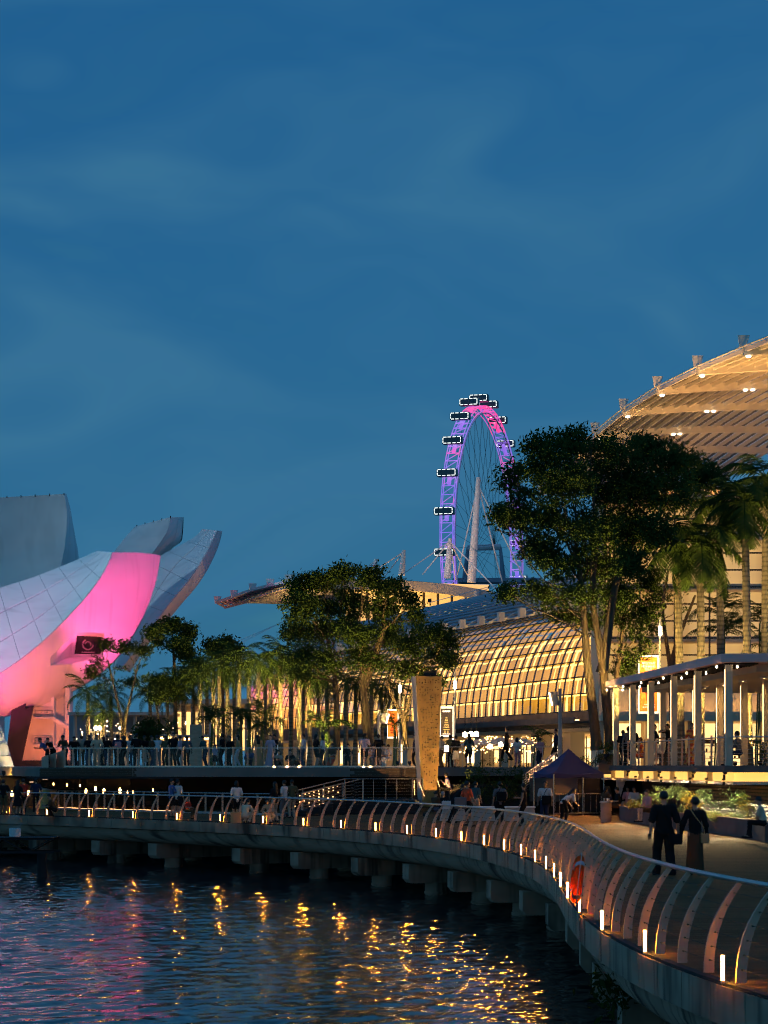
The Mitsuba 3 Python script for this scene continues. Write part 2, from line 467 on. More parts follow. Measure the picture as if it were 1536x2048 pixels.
def loft(cs, n=40, bulge=(0, 0, 0, 0), m=6):
    """closed body between the four edge curves; bulge pushes a face out along its normal (metres)"""
    C = [curve(c, n) for c in cs]
    loops = []
    ctr = sum(C) / 4
    for i in range(4):
        a, b = C[i], C[(i + 1) % 4]
        for j in range(m):
            t = j / m
            p = a * (1 - t) + b * t
            if bulge[i]:
                tn = np.gradient(p, axis=0)
                nn = np.cross(tn, b - a)
                nn /= np.linalg.norm(nn, axis=1, keepdims=True)
                nn *= np.sign(((p - ctr) * nn).sum(1, keepdims=True))
                p = p + nn * bulge[i] * 4 * t * (1 - t)
            loops.append(p)
    L = np.array(loops)                      # loops x n x 3
    k = len(L)
    v = L.transpose(1, 0, 2).reshape(-1, 3)
    i, j = np.meshgrid(np.arange(n - 1), np.arange(k), indexing='ij')
    q = np.stack([i * k + j, i * k + (j + 1) % k, (i + 1) * k + (j + 1) % k, (i + 1) * k + j], -1).reshape(-1, 4)
    f = np.vstack([q[:, [0, 1, 2]], q[:, [0, 2, 3]]])
    a, b = len(v), len(v) + 1
    v = np.vstack([v, L[:, 0].mean(0), L[:, -1].mean(0)])
    jj = np.arange(k)
    f = np.vstack([f, np.stack([(jj + 1) % k, jj, jj * 0 + a], 1), np.stack([(n - 1) * k + jj, (n - 1) * k + (jj + 1) % k, jj * 0 + b], 1)])
    t = trimesh.Trimesh(v, f, process=False)
    if t.volume < 0:
        t.invert()
    return t, C


def panels(parent, A, B, nu, nv, off, gap=.075, u0=0.0):
    """separate cladding panels over the ruled face between curves A and B"""
    ctr = (A.mean(0) + B.mean(0)) / 2
    n = len(A)
    S = A[:, None] * (1 - np.linspace(0, 1, 5)[None, :, None]) + B[:, None] * np.linspace(0, 1, 5)[None, :, None]
    S = S[int(u0 * n):]
    nn = unit(np.cross(S[-1, 0] - S[0, 0], S[0, -1] - S[0, 0]))
    if np.dot(nn, np.array([0, 0, CZ]) - ctr) < 0:
        nn = -nn
    part(parent, 'joint_backing', MB().grid(S + nn * off * .35), 'm_joint')
    for i in range(nu):
        for j in range(nv):
            us = np.linspace(u0 + (1 - u0) * (i + gap / 4) / nu, u0 + (1 - u0) * (i + 1 - gap / 4) / nu, 6)
            vs = np.linspace((j + gap / 3) / nv, (j + 1 - gap / 3) / nv, 3)
            fa = np.stack([np.interp(us * (n - 1), np.arange(n), A[:, c]) for c in range(3)], -1)
            fb = np.stack([np.interp(us * (n - 1), np.arange(n), B[:, c]) for c in range(3)], -1)
            G0 = fa[:, None] * (1 - vs[None, :, None]) + fb[:, None] * vs[None, :, None]
            nn = np.cross(G0[-1, 0] - G0[0, 0], G0[0, -1] - G0[0, 0])
            nn = unit(nn)
            if np.dot(nn, np.array([0, 0, CZ]) - ctr) < 0:
                nn = -nn
            top = G0 + nn * off
            mb = MB().grid(top)
            rim = np.vstack([top[0], top[1:, -1], top[-1, ::-1][1:], top[::-1, 0][1:-1]])
            low = rim - nn * off * 1.2
            mb.grid(np.stack([np.vstack([rim, rim[:1]]), np.vstack([low, low[:1]])]))
            part(parent, 'cladding_panel', mb, 'm_petal')


MU = thing('lotus_museum', 'white lotus shaped museum with huge curved petals lit pink and blue', 'museum')
# front petal
B_a = [(-160, 1240, 262), (-70, 1205, 262), (0, 1176, 262), (60, 1157, 262), (125, 1132, 262), (196, 1102, 262)]
B_b = [(-160, 1428, 238), (-70, 1390, 239), (0, 1348, 240), (60, 1305, 242), (100, 1270, 243), (140, 1230, 244), (180, 1185, 245), (210, 1140, 247), (225, 1105, 249)]
B_c = [(-160, 1445, 250), (-70, 1437, 250), (0, 1424, 250), (100, 1403, 250), (170, 1370, 252), (230, 1322, 254), (264, 1276, 256), (300, 1200, 260), (318, 1115, 262)]
B_d = [(-160, 1300, 275), (0, 1230, 275), (140, 1170, 277), (300, 1112, 278)]
tb, CB = loft([B_a, B_b, B_c, B_d], 56, (0, 2.2, 0, 0), 8)
win = [(150, 1267), (209, 1270), (206, 1313), (144, 1312)]
YW = 252.0
cut = np.array([P(a, b, YW) for a, b in win] + [P(a, b, YW - 16) for a, b in win] + [P(70, 1344, YW - 14), P(206, 1260, YW - 13)])
body = m3.Manifold(m3.Mesh(vert_properties=np.asarray(tb.vertices, np.float32), tri_verts=np.asarray(tb.faces, np.uint32)))
if not body.is_empty():
    body = body - m3.Manifold.hull_points(cut.astype(np.float32))
    mm = body.to_mesh()
    part(MU, 'petal', (mm.vert_properties[:, :3], mm.tri_verts), 'm_petal', 25)
else:
    part(MU, 'petal', tb, 'm_petal', 25)
panels(MU, CB[0], CB[1], 9, 3, .07)
# window in the petal: frame, dark pane and emblem
W0, W1, W2, W3 = [P(a, b, YW - .25) for a, b in win]
WN = thing(MU + '__window', None, None)
fr = MB()
for a, b in ((W0, W1), (W1, W2), (W2, W3), (W3, W0)):
    fr.beam(a, b, .5, .55, (0, 1, 0))
part(WN, 'frame', fr, 'm_petal', label='pale frame around the dark petal window')
sc = [P(a, b, YW - .1) for a, b in win]
part(WN, 'pane', MB().add(sc, [[0, 1, 2, 3]]), 'm_black')
em = MB()
c0 = P(176, 1289, YW - .16)
for rad, a0, a1, w in ((.62, 2.0, 6.2, .16), (.34, -.6, 3.0, .13)):
    aa = np.linspace(a0, a1, 15)
    em.tube([c0 + rad * np.array([math.cos(x), 0, math.sin(x)]) for x in aa], w / 2, 5)
for i, w in enumerate((1.0, .55)):
    em.box(c0 + np.array([0, 0, -.95 - .3 * i]), (w * 1.6, .05, .14))
part(WN, 'emblem', em, 'm_offwhite', label='pale crescent emblem in the dark petal window')
# right petal
D_a = [(225, 1340, 300), (270, 1200, 300), (318, 1115, 300), (360, 1091, 299), (395, 1070, 298), (405, 1058, 297)]
D_b = [(245, 1335, 280), (300, 1262, 280), (340, 1207, 281), (375, 1165, 283), (405, 1120, 285), (424, 1084, 287), (434, 1061, 288)]
D_c = [(258, 1345, 286), (300, 1280, 286), (333, 1242, 287), (364, 1205, 288), (398, 1165, 289), (422, 1124, 290), (437, 1085, 291), (441, 1061, 292)]
D_d = [(262, 1330, 310), (330, 1190, 308), (385, 1110, 307), (418, 1060, 306)]
td, CD = loft([D_a, D_b, D_c, D_d], 40, (0, .5, 0, 0), 4)
part(MU, 'petal', td, 'm_petal', 25)
panels(MU, CD[0], CD[1], 6, 2, .07, u0=.3)
# middle petal behind
tc, CC = loft([[(130, 1245, 312), (190, 1165, 311), (225, 1108, 310), (270, 1053, 309)], [(200, 1245, 304), (255, 1165, 303), (295, 1118, 302), (320, 1085, 301), (335, 1060, 300), (341, 1034, 300)],
               [(262, 1245, 312), (310, 1150, 311), (345, 1096, 310), (364, 1080, 309), (367, 1034, 309)], [(200, 1240, 322), (260, 1150, 322), (300, 1100, 321), (318, 1052, 320)]], 36, (0, .4, 0, 0), 4)
part(MU, 'petal', tc, 'm_petal', 25)
# tall petal on the left
ta, CA = loft([[(-110, 1260, 330), (-112, 1120, 330), (-108, 1000, 330)], [(95, 1260, 318), (108, 1180, 318), (122, 1130, 318), (131, 1080, 318), (134, 1035, 318), (128, 988, 318)],
               [(158, 1260, 328), (158, 1125, 328), (150, 1070, 328), (141, 1025, 328), (130, 988, 328)], [(-20, 1260, 340), (-10, 1120, 340), (0, 1002, 340)]], 36, (-.3, .3, 0, 0), 4)
part(MU, 'petal', ta, 'm_petal', 25)
for c, u, n in ((CA, (-108, 128), 9), (CC, (270, 341), 5)):
    mb = MB()
    for t in np.linspace(.05, 1, n):
        q = c[0][-1] * (1 - t) + c[1][-1] * t
        mb.tube([q - (0, 0, .2), q + (0, 0, .16)], .07, 5)
    part(MU, 'aircraft_light', mb, 'm_black', kind='stuff', label='row of small dark fittings on the petal rim')
# building below the petals
b = lambda x0, y0, x1, y1, Y, d: MB().span(P(x0, y1, Y), P(x1, y0, Y) + np.array([0, d, 0]))
part(MU, 'wall', b(45, 1385, 105, 1521, 247, 6), 'm_petal')
part(MU, 'wall', b(107, 1375, 131, 1521, 250, 6), 'm_petal')
for x0, x1 in ((101, 108), (130, 139)):
    part(MU, 'pier', b(x0, 1370, x1, 1530, 246.2, 1.2), 'm_petal')
for y in (1434, 1488):
    L_ = thing(MU + '__landing', None, None)
    part(L_, 'slab', b(70, y, 105, y + 3, 245, 2.2), 'm_petal')
    r = MB()
    for yy in (y - 13, y - 6):
        r.tube([P(70, yy, 245), P(105, yy, 245)], .06, 5)
    for x in (70, 82, 94, 105):
        r.tube([P(x, y - 13, 245), P(x, y, 245)], .05, 5)
    part(L_, 'railing', r, 'm_steel')
    p0, p1 = P(105, y + 1.5, 245.6), P(146, y + 27, 245.6)
    part(L_, 'stair_flight', MB().beam(p0, p1, 1.2, .42), 'm_petal')
part(MU, 'landing_slab', b(144, 1460, 166, 1463, 245.5, 2), 'm_petal')
for q in ([(24, 1414), (52, 1406), (36, 1524), (10, 1524)], [(49, 1418), (68, 1412), (44, 1522), (30, 1526)]):
    v = [P(a, c, 244) for a, c in q] + [P(a, c, 246) for a, c in q]
    part(MU, 'slanted_column', m3.Manifold.hull_points(np.array(v, np.float32)), 'm_black')
part(MU, 'plinth', b(-120, 1521, 141, 1534, 243.5, 8), 'm_dark')
# glass stair tower at the left edge of the picture
GT = thing('glass_tower_base', 'pale glass clad tower foot flaring outward at the museum edge', 'tower')
rows = [(-4, 1440), (6, 1462), (14, 1486), (21, 1511), (29, 1537)]
for i in range(4):
    (x0, y0), (x1, y1) = rows[i], rows[i + 1]
    for j in range(3):
        f0, f1 = j * 26 + .4, (j + 1) * 26 - .4
        q = [P(x0 - f1, y0 + .6, 210 + j * 1.5), P(x0 - f0, y0 + .6, 210 + j * .2), P(x1 - f0, y1 - .6, 209 + j * .2), P(x1 - f1, y1 - .6, 209 + j * 1.5)]
        part(GT, 'panel', MB().add(q + [a + np.array([0, .25, 0]) for a in q], [[0, 1, 2, 3], [4, 7, 6, 5], [0, 4, 5, 1], [1, 5, 6, 2], [2, 6, 7, 3], [3, 7, 4, 0]]), 'm_white')
part(GT, 'core', MB().span(P(-120, 1540, 214), P(-12, 1430, 214) + np.array([0, 6, 0])), 'm_slate')

# floodlights of the museum: real fittings on the ground
def flood(name, pos, aim, col, angle, label, group=None, beam=None, size=.35, w=1.4):
    pos, aim = np.asarray(pos, float), np.asarray(aim, float)
    key = thing(name, label, 'floodlight', group)
    d = unit(aim - pos)
    part(key, 'housing', MB().beam(pos - d * size * 1.1, pos - d * .06, size, size), 'm_dark')
    part(key, 'stand', MB().tube([pos - d * .3 * size - np.array([0, 0, size * .4]), pos - d * .3 * size - np.array([0, 0, size * 1.6])], .05, 6), 'm_dark')
    scene[key + '_light'] = {'type': 'spot', 'intensity': {'type': 'rgb', 'value': [float(x) * K for x in col]}, 'sampling_weight': float(w), 'cutoff_angle': float(angle), 'beam_width': float(beam or angle * .55),
                             'to_world': T().look_at(origin=pos.tolist(), target=aim.tolist(), up=[.02, .03, 1])}
    return key


flood('museum_floodlight', P(500, 1527, 226), P(228, 1212, 250), (3200, 230, 1050), 16, 'pink floodlight aimed at the upper front petal', beam=12, w=8)
flood('museum_floodlight', P(-190, 1527, 212), P(-60, 1320, 242), (2800, 170, 950), 18, 'pink floodlight aimed at the lower left of the petal', beam=7, w=6)
flood('museum_floodlight', P(150, 1527, 222), P(110, 1390, 248), (800, 170, 60), 27, 'amber pink floodlight at the foot of the museum', beam=14, w=5)
flood('museum_floodlight', P(420, 1527, 236), P(385, 1180, 288), (300, 50, 55), 9, 'pink floodlight aimed at the right petal rim', beam=5, w=7)
flood('museum_floodlight', P(-40, 1531, 205), P(5, 1490, 210), (60, 44, 20), 60, 'warm floodlight at the foot of the glass tower', beam=30)

flood('museum_floodlight', (-78, 222, 40), P(130, 1170, 265), (800, 1230, 1520), 40, 'pale cool floodlight on a tall mast left of the petals', beam=28, w=12)
# ------------------------------------------------------------------ observation wheel
WC, WR = P(968, 1095, 1000), 66.5
hx, ax = np.array([.299, .9543, 0]), np.array([.9543, -.299, 0])
up = np.array([0, 0, 1.0])
FW = thing('observation_wheel', 'giant observation wheel glowing purple and pink with white outlined capsules', 'ferris wheel')


def wp(a, r, x=0.0):
    return WC + r * (math.cos(a) * -hx + math.sin(a) * up) + x * ax


def rim_glow(p, n, uv):
    s = (p.z - float(WC[2])) / WR
    k = noise(p.z * .21, p.y * .2, 4)
    violet = mix((.085, .055, .33), (.20, .07, .36), k)
    pink = mix((.42, .03, .20), (.55, .02, .12), k)
    w = smoothstep(.80, 1.0, s + .25 * (k - .5)) + .55 * smoothstep(.62, .8, noise(p.z * .13, p.y * .11, 9))
    return mix(violet, pink, dr.minimum(w, 1.0)) * (.85 * K)


glow = proc(rim_glow)
NC = 24
A0 = math.radians(7.6)
for k in range(NC):
    a0, a1 = A0 + 2 * math.pi * (k - .5) / NC, A0 + 2 * math.pi * (k + .5) / NC
    if math.sin((a0 + a1) / 2) < -.55:
        continue
    mb = MB()
    aa = np.linspace(a0, a1, 5)
    for x in (-2.9, 2.9):
        for r in (WR, WR - 2.6):
            mb.tube([wp(a, r, x) for a in aa], .23, 5)
    for i in range(4):
        mb.tube([wp(aa[i], WR, -2.9), wp(aa[i + 1], WR, 2.9)][:: (1 if i % 2 else -1)], .18, 4)
        mb.tube([wp(aa[i], WR, -2.9), wp(aa[i], WR, 2.9)], .22, 4)
        mb.tube([wp(aa[i], WR, 2.9), wp(aa[i + 1], WR - 2.6, 2.9)], .14, 4)
    mb.tube([wp(a, WR - .5, 0) for a in np.linspace((a0 + a1) / 2 - .05, (a0 + a1) / 2 + .05, 3)], 1.0, 5)
    part(FW, 'rim_segment', mb, 'm_lamp', emit=glow, w=0.0, uv=np.random.default_rng(1).random((mb.n, 2)))
mb = MB()
aa = np.linspace(-.6, math.pi + .6, 90)
mb.tube([wp(a, WR - 3.4, 3.3) for a in aa], .28, 5)
part(FW, 'inner_ring', mb, 'm_white')
sp = MB()
for k in range(56):
    a = 2 * math.pi * k / 56
    if math.sin(a) > -.75:
        sp.tube([WC + ax * (5 if k % 2 else -5) + 1.4 * (math.cos(a + 1.3) * -hx + math.sin(a + 1.3) * up), wp(a, WR - 3, -2.9 if k % 2 else 2.9)], .085, 4)
part(FW, 'spokes', sp, 'm_cable', kind='stuff', label='thin dark spoke cables of the wheel')
part(FW, 'hub', MB().tube([WC - ax * 8, WC + ax * 8], 1.5, 10), 'm_white')
for s in (-1, 1):
    for e in (-1, 1):
        q = WC + ax * (s * 8)
        part(FW, 'leg', MB().tube([q, q + ax * s * 9 + hx * e * 16 - up * 95], .7, 8), 'm_slate')
part(FW, 'boarding_platform', MB().span(P(905, 1166, 1000) - (0, 6, 0), P(1080, 1158, 1000) + np.array([0, 6, 0])), 'm_slate')
mat('m_cabin', (.08, .125, .15), .2)
hull_b = m3.Manifold.batch_hull([m3.Manifold.sphere(.7, 10).translate((x, y, z)) for x in (-4, 4) for y in (-1.1, 1.1) for z in (-1.1, 1.1)])
frame_m = MB()
for y in (-1.86, 1.86):
    for z in (-1.35, 1.35):
        for x0, x1 in ((-3.9, -2.5), (-1.9, -.4), (.4, 1.9), (2.5, 3.9)):
            frame_m.span((x0, y - .12, z - .14), (x1, y + .12, z + .14))
    for x in (-4.1, 4.1):
        frame_m.span((x - .14, y - .12, -1.1), (x + .14, y + .12, -.15)).span((x - .14, y - .12, .15), (x + .14, y + .12, 1.1))
cab, cfr = mikit.ply(hull_b, 'm_cabin', 40), mikit.ply(frame_m.get(), 'm_lamp')
for k in range(NC):
    a = A0 + 2 * math.pi * k / NC
    if math.sin(a) < -.3:
        continue
    q = wp(a, WR + 3.6)
    tw = place(q[0], q[1], q[2], math.atan2(ax[1], ax[0]))
    cb = thing(FW + '__capsule', None, None)
    part(cb, 'cabin', cab, 'm_cabin', tw=tw)
    part(cb, 'light_frame', cfr, 'm_lamp', tw=tw, emit=(.55, .60, .56), w=0.0)
# ------------------------------------------------------------------ shopping mall
U, V = np.array([-.305, .952, 0]), np.array([.952, .305, 0])
O = np.array([12.66, 130.0, 0])
MALL = thing('shopping_mall', 'long shopping mall with a curved glowing golden glass front behind the palms', 'mall')


def mp(s, v, z):
    return O + U * s + V * v + np.array([0, 0, z])


NR = 9
th_ = np.linspace(0, math.radians(76), NR + 1)


def prof(th, push=0.0):
    return 5.2 * (1 - np.cos(th)) + push * np.cos(th), 8 + 7.35 * np.sin(th) - push * np.sin(th) * 1.1


BAY = 1.4
bays = np.arange(-1, 64)
r6 = np.random.default_rng(6)
pane_rest = MB()
n_pane = 0
for b_ in bays:
    for i in range(NR):
        s0, s1 = b_ * BAY + .05, (b_ + 1) * BAY - .05
        A = np.array([[mp(s, *prof(t)) for t in np.linspace(th_[i] + .006, th_[i + 1] - .006, 3)] for s in (s0, s1)])
        if b_ < 32:
            part(MALL, 'pane', MB().grid(A), 'm_pane')
        else:
            pane_rest.grid(A)
part(MALL, 'far_panes', pane_rest, 'm_pane', kind='stuff', label='far glass panes of the curved front')
for b_ in range(-1, 65):
    s = b_ * BAY
    mb = MB()
    for q0, q1 in zip(np.linspace(0, th_[-1], 11)[:-1], np.linspace(0, th_[-1], 11)[1:]):
        mb.beam(mp(s, *prof(q0, .02)), mp(s, *prof(q1, .02)), .07, .10, V)
    part(MALL, 'rib', mb, 'm_rib')
for i in range(NR + 1):
    mb = MB()
    v_, z_ = prof(th_[i], -.05)
    mb.beam(mp(-BAY, v_, z_), mp(64 * BAY, v_, z_), .10, .07)
    part(MALL, 'transom', mb, 'm_rib')
for b_ in range(-1, 64):
    mb = MB()
    for i in range(NR):
        c = (b_ + .5 + .10 * (r6.random() - .5)) * BAY
        w = BAY * (.445 + .04 * r6.random())
        sk = .10 * (r6.random() - .2)
        tl = .14 * (r6.random() - .5)
        A = np.array([[mp(c + w * e + sk * k, *prof(th_[i] + (th_[i + 1] - th_[i]) * (.06 + .88 * k), .28 + tl * e)) for k in (0, .5, 1)] for e in (-1, 1)])
        mb.grid(A)
    part(MALL, 'blind', mb, 'm_blind')
# lit interior: warm luminous wall behind the blinds
A = np.array([[mp(s, *prof(t, 1.7)) for t in np.linspace(-.10, th_[-1] + .10, 12)] for s in (-BAY, 64 * BAY)])
part(MALL, 'lit_interior', MB().grid(A), 'm_lamp', emit=(1.45, .86, .18), w=2.0)
# louvred roof above the glass
vt, zt = prof(th_[-1])
for k in range(13):
    q = k / 13
    v0, z0 = vt + .5 + 6.2 * q, zt + .35 + 5.0 * q - 1.4 * q * q
    mb = MB().beam(mp(-1.4, v0, z0), mp(92, v0, z0), .40, .05, (V[0] * -.5, V[1] * -.5, 1))
    part(MALL, 'roof_louvre', mb, 'm_slate')
for b_ in range(0, 64, 2):
    s = b_ * BAY
    mb = MB().beam(mp(s, vt - .1, zt + .1), mp(s, vt + 7, zt + 3.9), .12, .2)
    part(MALL, 'roof_rafter', mb, 'm_white')
for b_ in range(0, 64, 3):
    s = b_ * BAY
    part(MALL, 'bracket', MB().box(mp(s, vt - .1, zt + .45), (.45, .45, .7), np.stack([-U, V, (0, 0, 1)], 1)), 'm_white')
part(MALL, 'roof_deck', MB().grid(np.array([[mp(s, vt + .4 + v, zt - .25 + z) for v, z in ((0, 0), (3.3, 2.0), (6.6, 3.3), (16, 4.4), (40, 4.4))] for s in (-1.4, 92)])), 'm_slate')
# base: fascia, soffit, shop fronts
bx = lambda s0, s1, v0, v1, z0, z1: MB().box(mp((s0 + s1) / 2, (v0 + v1) / 2, (z0 + z1) / 2), (s1 - s0, v1 - v0, z1 - z0), np.stack([-U, V, (0, 0, 1)], 1))
part(MALL, 'fascia', bx(-1.6, 92, -.35, 1.2, 6.95, 7.96), 'm_concrete')
part(MALL, 'canopy_slab', bx(-1.4, 60, -1.5, -.36, 7.2, 7.35), 'm_concrete')
part(MALL, 'cove_lip', bx(-1.4, 60, -1.56, -1.501, 7.2, 7.56), 'm_concrete')
part(MALL, 'cove_light', bx(-1.4, 60, -1.3, -1.22, 7.36, 7.40), 'm_lamp', emit=(5, 2.4, .7), w=1)
part(MALL, 'soffit', bx(-1.6, 92, -.3, 5.5, 6.72, 6.94), 'm_warmwall')
part(MALL, 'back_wall', bx(-1.6, 92, 5.6, 6, ZP, 8.2), 'm_warmwall')
part(MALL, 'end_wall', bx(-2.0, -1.6, -.3, 9, ZP, 17), 'm_warmwall')
for i, s in enumerate(np.arange(-1.2, 88, 5.5)):
    part(MALL, 'column', bx(s, s + 1.3, .6, 1.6, ZP, 6.72), 'm_warmwall')
    sw = thing(MALL + '__shop_window', None, None)
    lv = (1.4, .85, .3) if i % 3 else (1.8, 1.3, .65)
    part(sw, 'pane', bx(s + 1.5, s + 5.3, 5.3, 5.55, ZP + .3, 6.45), 'm_lamp', emit=np.array(lv) * (.7 + .5 * r6.random()), w=.12)
    fr = MB()
    for q in (1.45, 2.7, 4.0, 5.3):
        fr.beam(mp(s + q, 5.22, ZP), mp(s + q, 5.22, 6.6), .09, .09)
    fr.beam(mp(s + 1.4, 5.22, 5.8), mp(s + 5.4, 5.22, 5.8), .08, .08)
    part(sw, 'frame', fr, 'm_rib')

# clerestory and swept canopy over the second hall
C2 = lambda s, v, z: np.array([-11.5, 255, 0]) + U * s + V * v + np.array([0, 0, z])


def arc2(v):
    return 26.6 + .34 * v * (1 - v / 30) * .42 - .001 * v ** 2


HALL = thing('theatre_hall', 'far theatre hall with a swept louvred canopy and white masts above the mall roof', 'hall')
vv = np.linspace(0, 27.5, 30)
A = []
for v in vv:
    d = .25 + .95 * math.sin(min(v / 9, 1) * 1.57)
    A.append([C2(0, v, arc2(v)), C2(0, v, arc2(v) - d), C2(.6, v, arc2(v) - d), C2(.6, v, arc2(v)), C2(0, v, arc2(v))])
part(HALL, 'canopy_fascia', MB().grid(np.array(A)), 'm_offwhite', 40)
part(HALL, 'canopy_roof', MB().grid(np.array([[C2(s, v, arc2(v) + .05) for v in vv] for s in (.2, 30)])), 'm_slate')
for k in range(9):
    s = 1.5 + k * 3.4
    A = np.array([[C2(s, v, arc2(v) - .1), C2(s, v, arc2(v) - .2 - .6 * min(1, v / 6)), C2(s + .3, v, arc2(v) - .2 - .6 * min(1, v / 6)), C2(s + .3, v, arc2(v) - .1)] for v in vv])
    part(HALL, 'canopy_rib', MB().grid(A), 'm_white')
for k in range(20):
    v = .4 + k * 1.3
    part(HALL, 'soffit_slat', MB().beam(C2(.7, v, arc2(v) - .3), C2(30, v, arc2(v) - .3), .5, .1), 'm_offwhite')
e_px = [(435, 1205, 288), (468, 1193, 280), (505, 1180, 272), (540, 1171, 265), (577, 1163, 259)]
e3 = [P(a, c, d) for a, c, d in e_px] + [P(640, 1158, 256)]
for i in range(5):
    part(HALL, 'fin', MB().prism(sg.Polygon([(-.35, 0), (.35, 0), (.55, 1.0), (-.5, 1.0)]), .15, frame(e3[i] + np.array([0, 0, -.15]), (1, 0, 0), (0, 0, 1), (0, -1, 0))), 'm_white')
    mb = MB().beam(e3[i], e3[i + 1], .5, .34)
    for k in range(4):
        a = e3[i] * (1 - k / 4) + e3[i + 1] * k / 4
        w = 1.2 + .55 * (i + k / 4)
        mb.beam(a - (0, 0, .12), a + V * w * 1.1 + U * 1 - (0, 0, .55), .22, .2)
    mb.beam(e3[i] + V * (1.3 + .6 * i) + U - (0, 0, .6), e3[i + 1] + V * (1.3 + .6 * (i + 1)) + U - (0, 0, .6), .3, .3)
    mb.beam(e3[i] + V * (.7 + .3 * i) + U * .5 - (0, 0, .3), e3[i + 1] + V * (.7 + .3 * (i + 1)) + U * .5 - (0, 0, .3), .2, .2)
    part(HALL, 'canopy_edge', mb, 'm_white')
part(HALL, 'canopy_skin', MB().grid(np.array([[e + np.array([0, 0, .1]), e + V * (1.4 + .6 * i) + U + np.array([0, 0, -.32])] for i, e in enumerate(e3)])), 'm_slate')
# glazed wall under the canopy
q0 = C2(1.6, 9, 0)
x0, x1 = 15.5, 27
part(HALL, 'lit_interior', MB().grid(np.array([[C2(3, v, z) for v in (8, x1)] for z in (22.4, 27.5)])), 'm_lamp', emit=(.42, .21, .04), w=1.0)
for i in range(10):
    v = x0 - 7 + i * 1.85
    for j in range(2):
        za, zb = 22.5 + j * 1.9, 22.5 + (j + 1) * 1.9 - .1
        part(HALL, 'pane', MB().grid(np.array([[C2(1.5, v + w, z) for w in (.06, 1.79)] for z in (za, zb)])), 'm_pane')
    part(HALL, 'mullion', MB().beam(C2(1.4, v, 22.2), C2(1.4, v, 26.6), .16, .3), 'm_rib')
for z in (22.4, 24.35):
    part(HALL, 'transom', MB().beam(C2(1.36, 8, z), C2(1.36, x1, z), .16, .12), 'm_rib')
part(HALL, 'column', MB().tube([C2(-.2, 24.2, 21.5), C2(-.2, 24.2, 26.5)], .45, 10), 'm_slate')
part(HALL, 'drum_wall', MB().grid(np.array([[C2(2.2, v, z) for v in (4, 31)] for z in (10, 22.4)])), 'm_slate')
part(HALL, 'parapet', MB().beam(C2(.9, 6, 21.9), C2(.9, 30, 21.9), .5, .9), 'm_offwhite')
# masts with stays
m_px = [(752, 1118, 1152, 262, .42), (808, 1100, 1150, 259, .42), (900, 1077, 1156, 256, .45), (957, 955, 1165, 262, .55)]
for i, (x, y0, y1, Y, r) in enumerate(m_px):
    base, top = P(x - (14 if i == 3 else 5), y1, Y), P(x, y0, Y)
    mk = thing(HALL + '__mast', None, None)
    zs = np.linspace(0, 1, 8)
    part(mk, 'pole', MB().tube([base * (1 - t) + top * t for t in zs], r * np.interp(zs, [0, .15, 1], [1, 1.0, .5]), 12), 'm_white', 50)
    st = MB()
    anchors = {0: [(700, 1165, 268)], 1: [(735, 1150, 258), (770, 1152, 262)], 2: [(800, 1152, 250), (845, 1149, 256), (912, 1160, 258), (935, 1150, 262), (1010, 1196, 250)], 3: [(915, 1150, 262), (1005, 1165, 266), (1000, 1150, 272), (1060, 1180, 262)]}[i]
    for a in anchors:
        st.tube([top * .93 + base * .07, P(*a)], .075 if a[2] < 270 else .05, 5)
    part(mk, 'stays', st, 'm_white')
gs = thing(HALL + '__guy_wires', None, None)
for i, (p0, p1) in enumerate([((860, 1205, 215), (1010, 1165, 235)), ((880, 1215, 213), (1020, 1160, 238)), ((900, 1222, 210), (1030, 1158, 238)), ((480, 1287, 214), (640, 1205, 240)), ((470, 1285, 216), (640, 1212, 242))]):
    part(gs, 'wire', MB().tube([P(*p0), P(*p1)], .035, 4), 'm_white')

# ------------------------------------------------------------------ right hall: glass wall facing the promenade and the big louvred canopy
RH = thing('glass_hall', 'tall warmly lit glass hall under the great louvred canopy on the right', 'hall')
YF = 123.5
x_a, x_b = 13.0, 27.0
zrow = np.arange(9.1, 20.2, 1.0)
xcol = np.arange(x_a, x_b, 2.05)


def curtain(p, n, uv):
    f = p.x / .34
    k = cell_rand(dr.floor(f), 3)
    bay = cell_rand(dr.floor(p.x / 2.05), dr.floor((p.z - 9.1) / 3.0))
    c = mix((.19, .093, .018), (.29, .165, .045), .5 * k + .5 * bay)
    return c * K * (.72 + .5 * fbm(p.x * .22, 0, p.z * .25, 2))


part(RH, 'lit_interior', MB().add([(x_a, YF + 3.2, 9), (x_b, YF + 3.2, 9), (x_b, YF + 3.2, 20.3), (x_a, YF + 3.2, 20.3)], [[0, 1, 2, 3]]), 'm_lamp', emit=proc(curtain), w=1.5, uv=np.array([[0, 0], [1, 0], [1, 1], [0, 1.0]]))
for z in (12.1, 15.2, 18.3):
    part(RH, 'gallery_slab', MB().span((x_a, YF + .9, z - .16), (x_b, YF + 3.0, z + .16)), 'm_warmwall')
part(RH, 'raking_beam', MB().beam((19, YF + 1.2, 20), (27.4, YF + 1.2, 15.6), .4, .4), 'm_white')
for x in xcol:
    for z in zrow[:-1]:
        part(RH, 'pane', MB().grid(np.array([[(x + .05, YF, a), (x + 2.0, YF, a)] for a in (z + .04, z + .96)])), 'm_pane')
for z in zrow:
    part(RH, 'transom', MB().span((x_a, YF - .07, z - .045), (x_b + .3, YF + .07, z + .045)), 'm_rib')
for i, x in enumerate(xcol):
    part(RH, 'mullion', MB().span((x - .04, YF - .05, 9.1), (x + .04, YF + .16, 20.1)), 'm_rib')
part(RH, 'fascia', MB().span((x_a - .4, YF - .5, 7.55), (x_b + 2, YF + 3.4, 9.05)), 'm_warmwall')
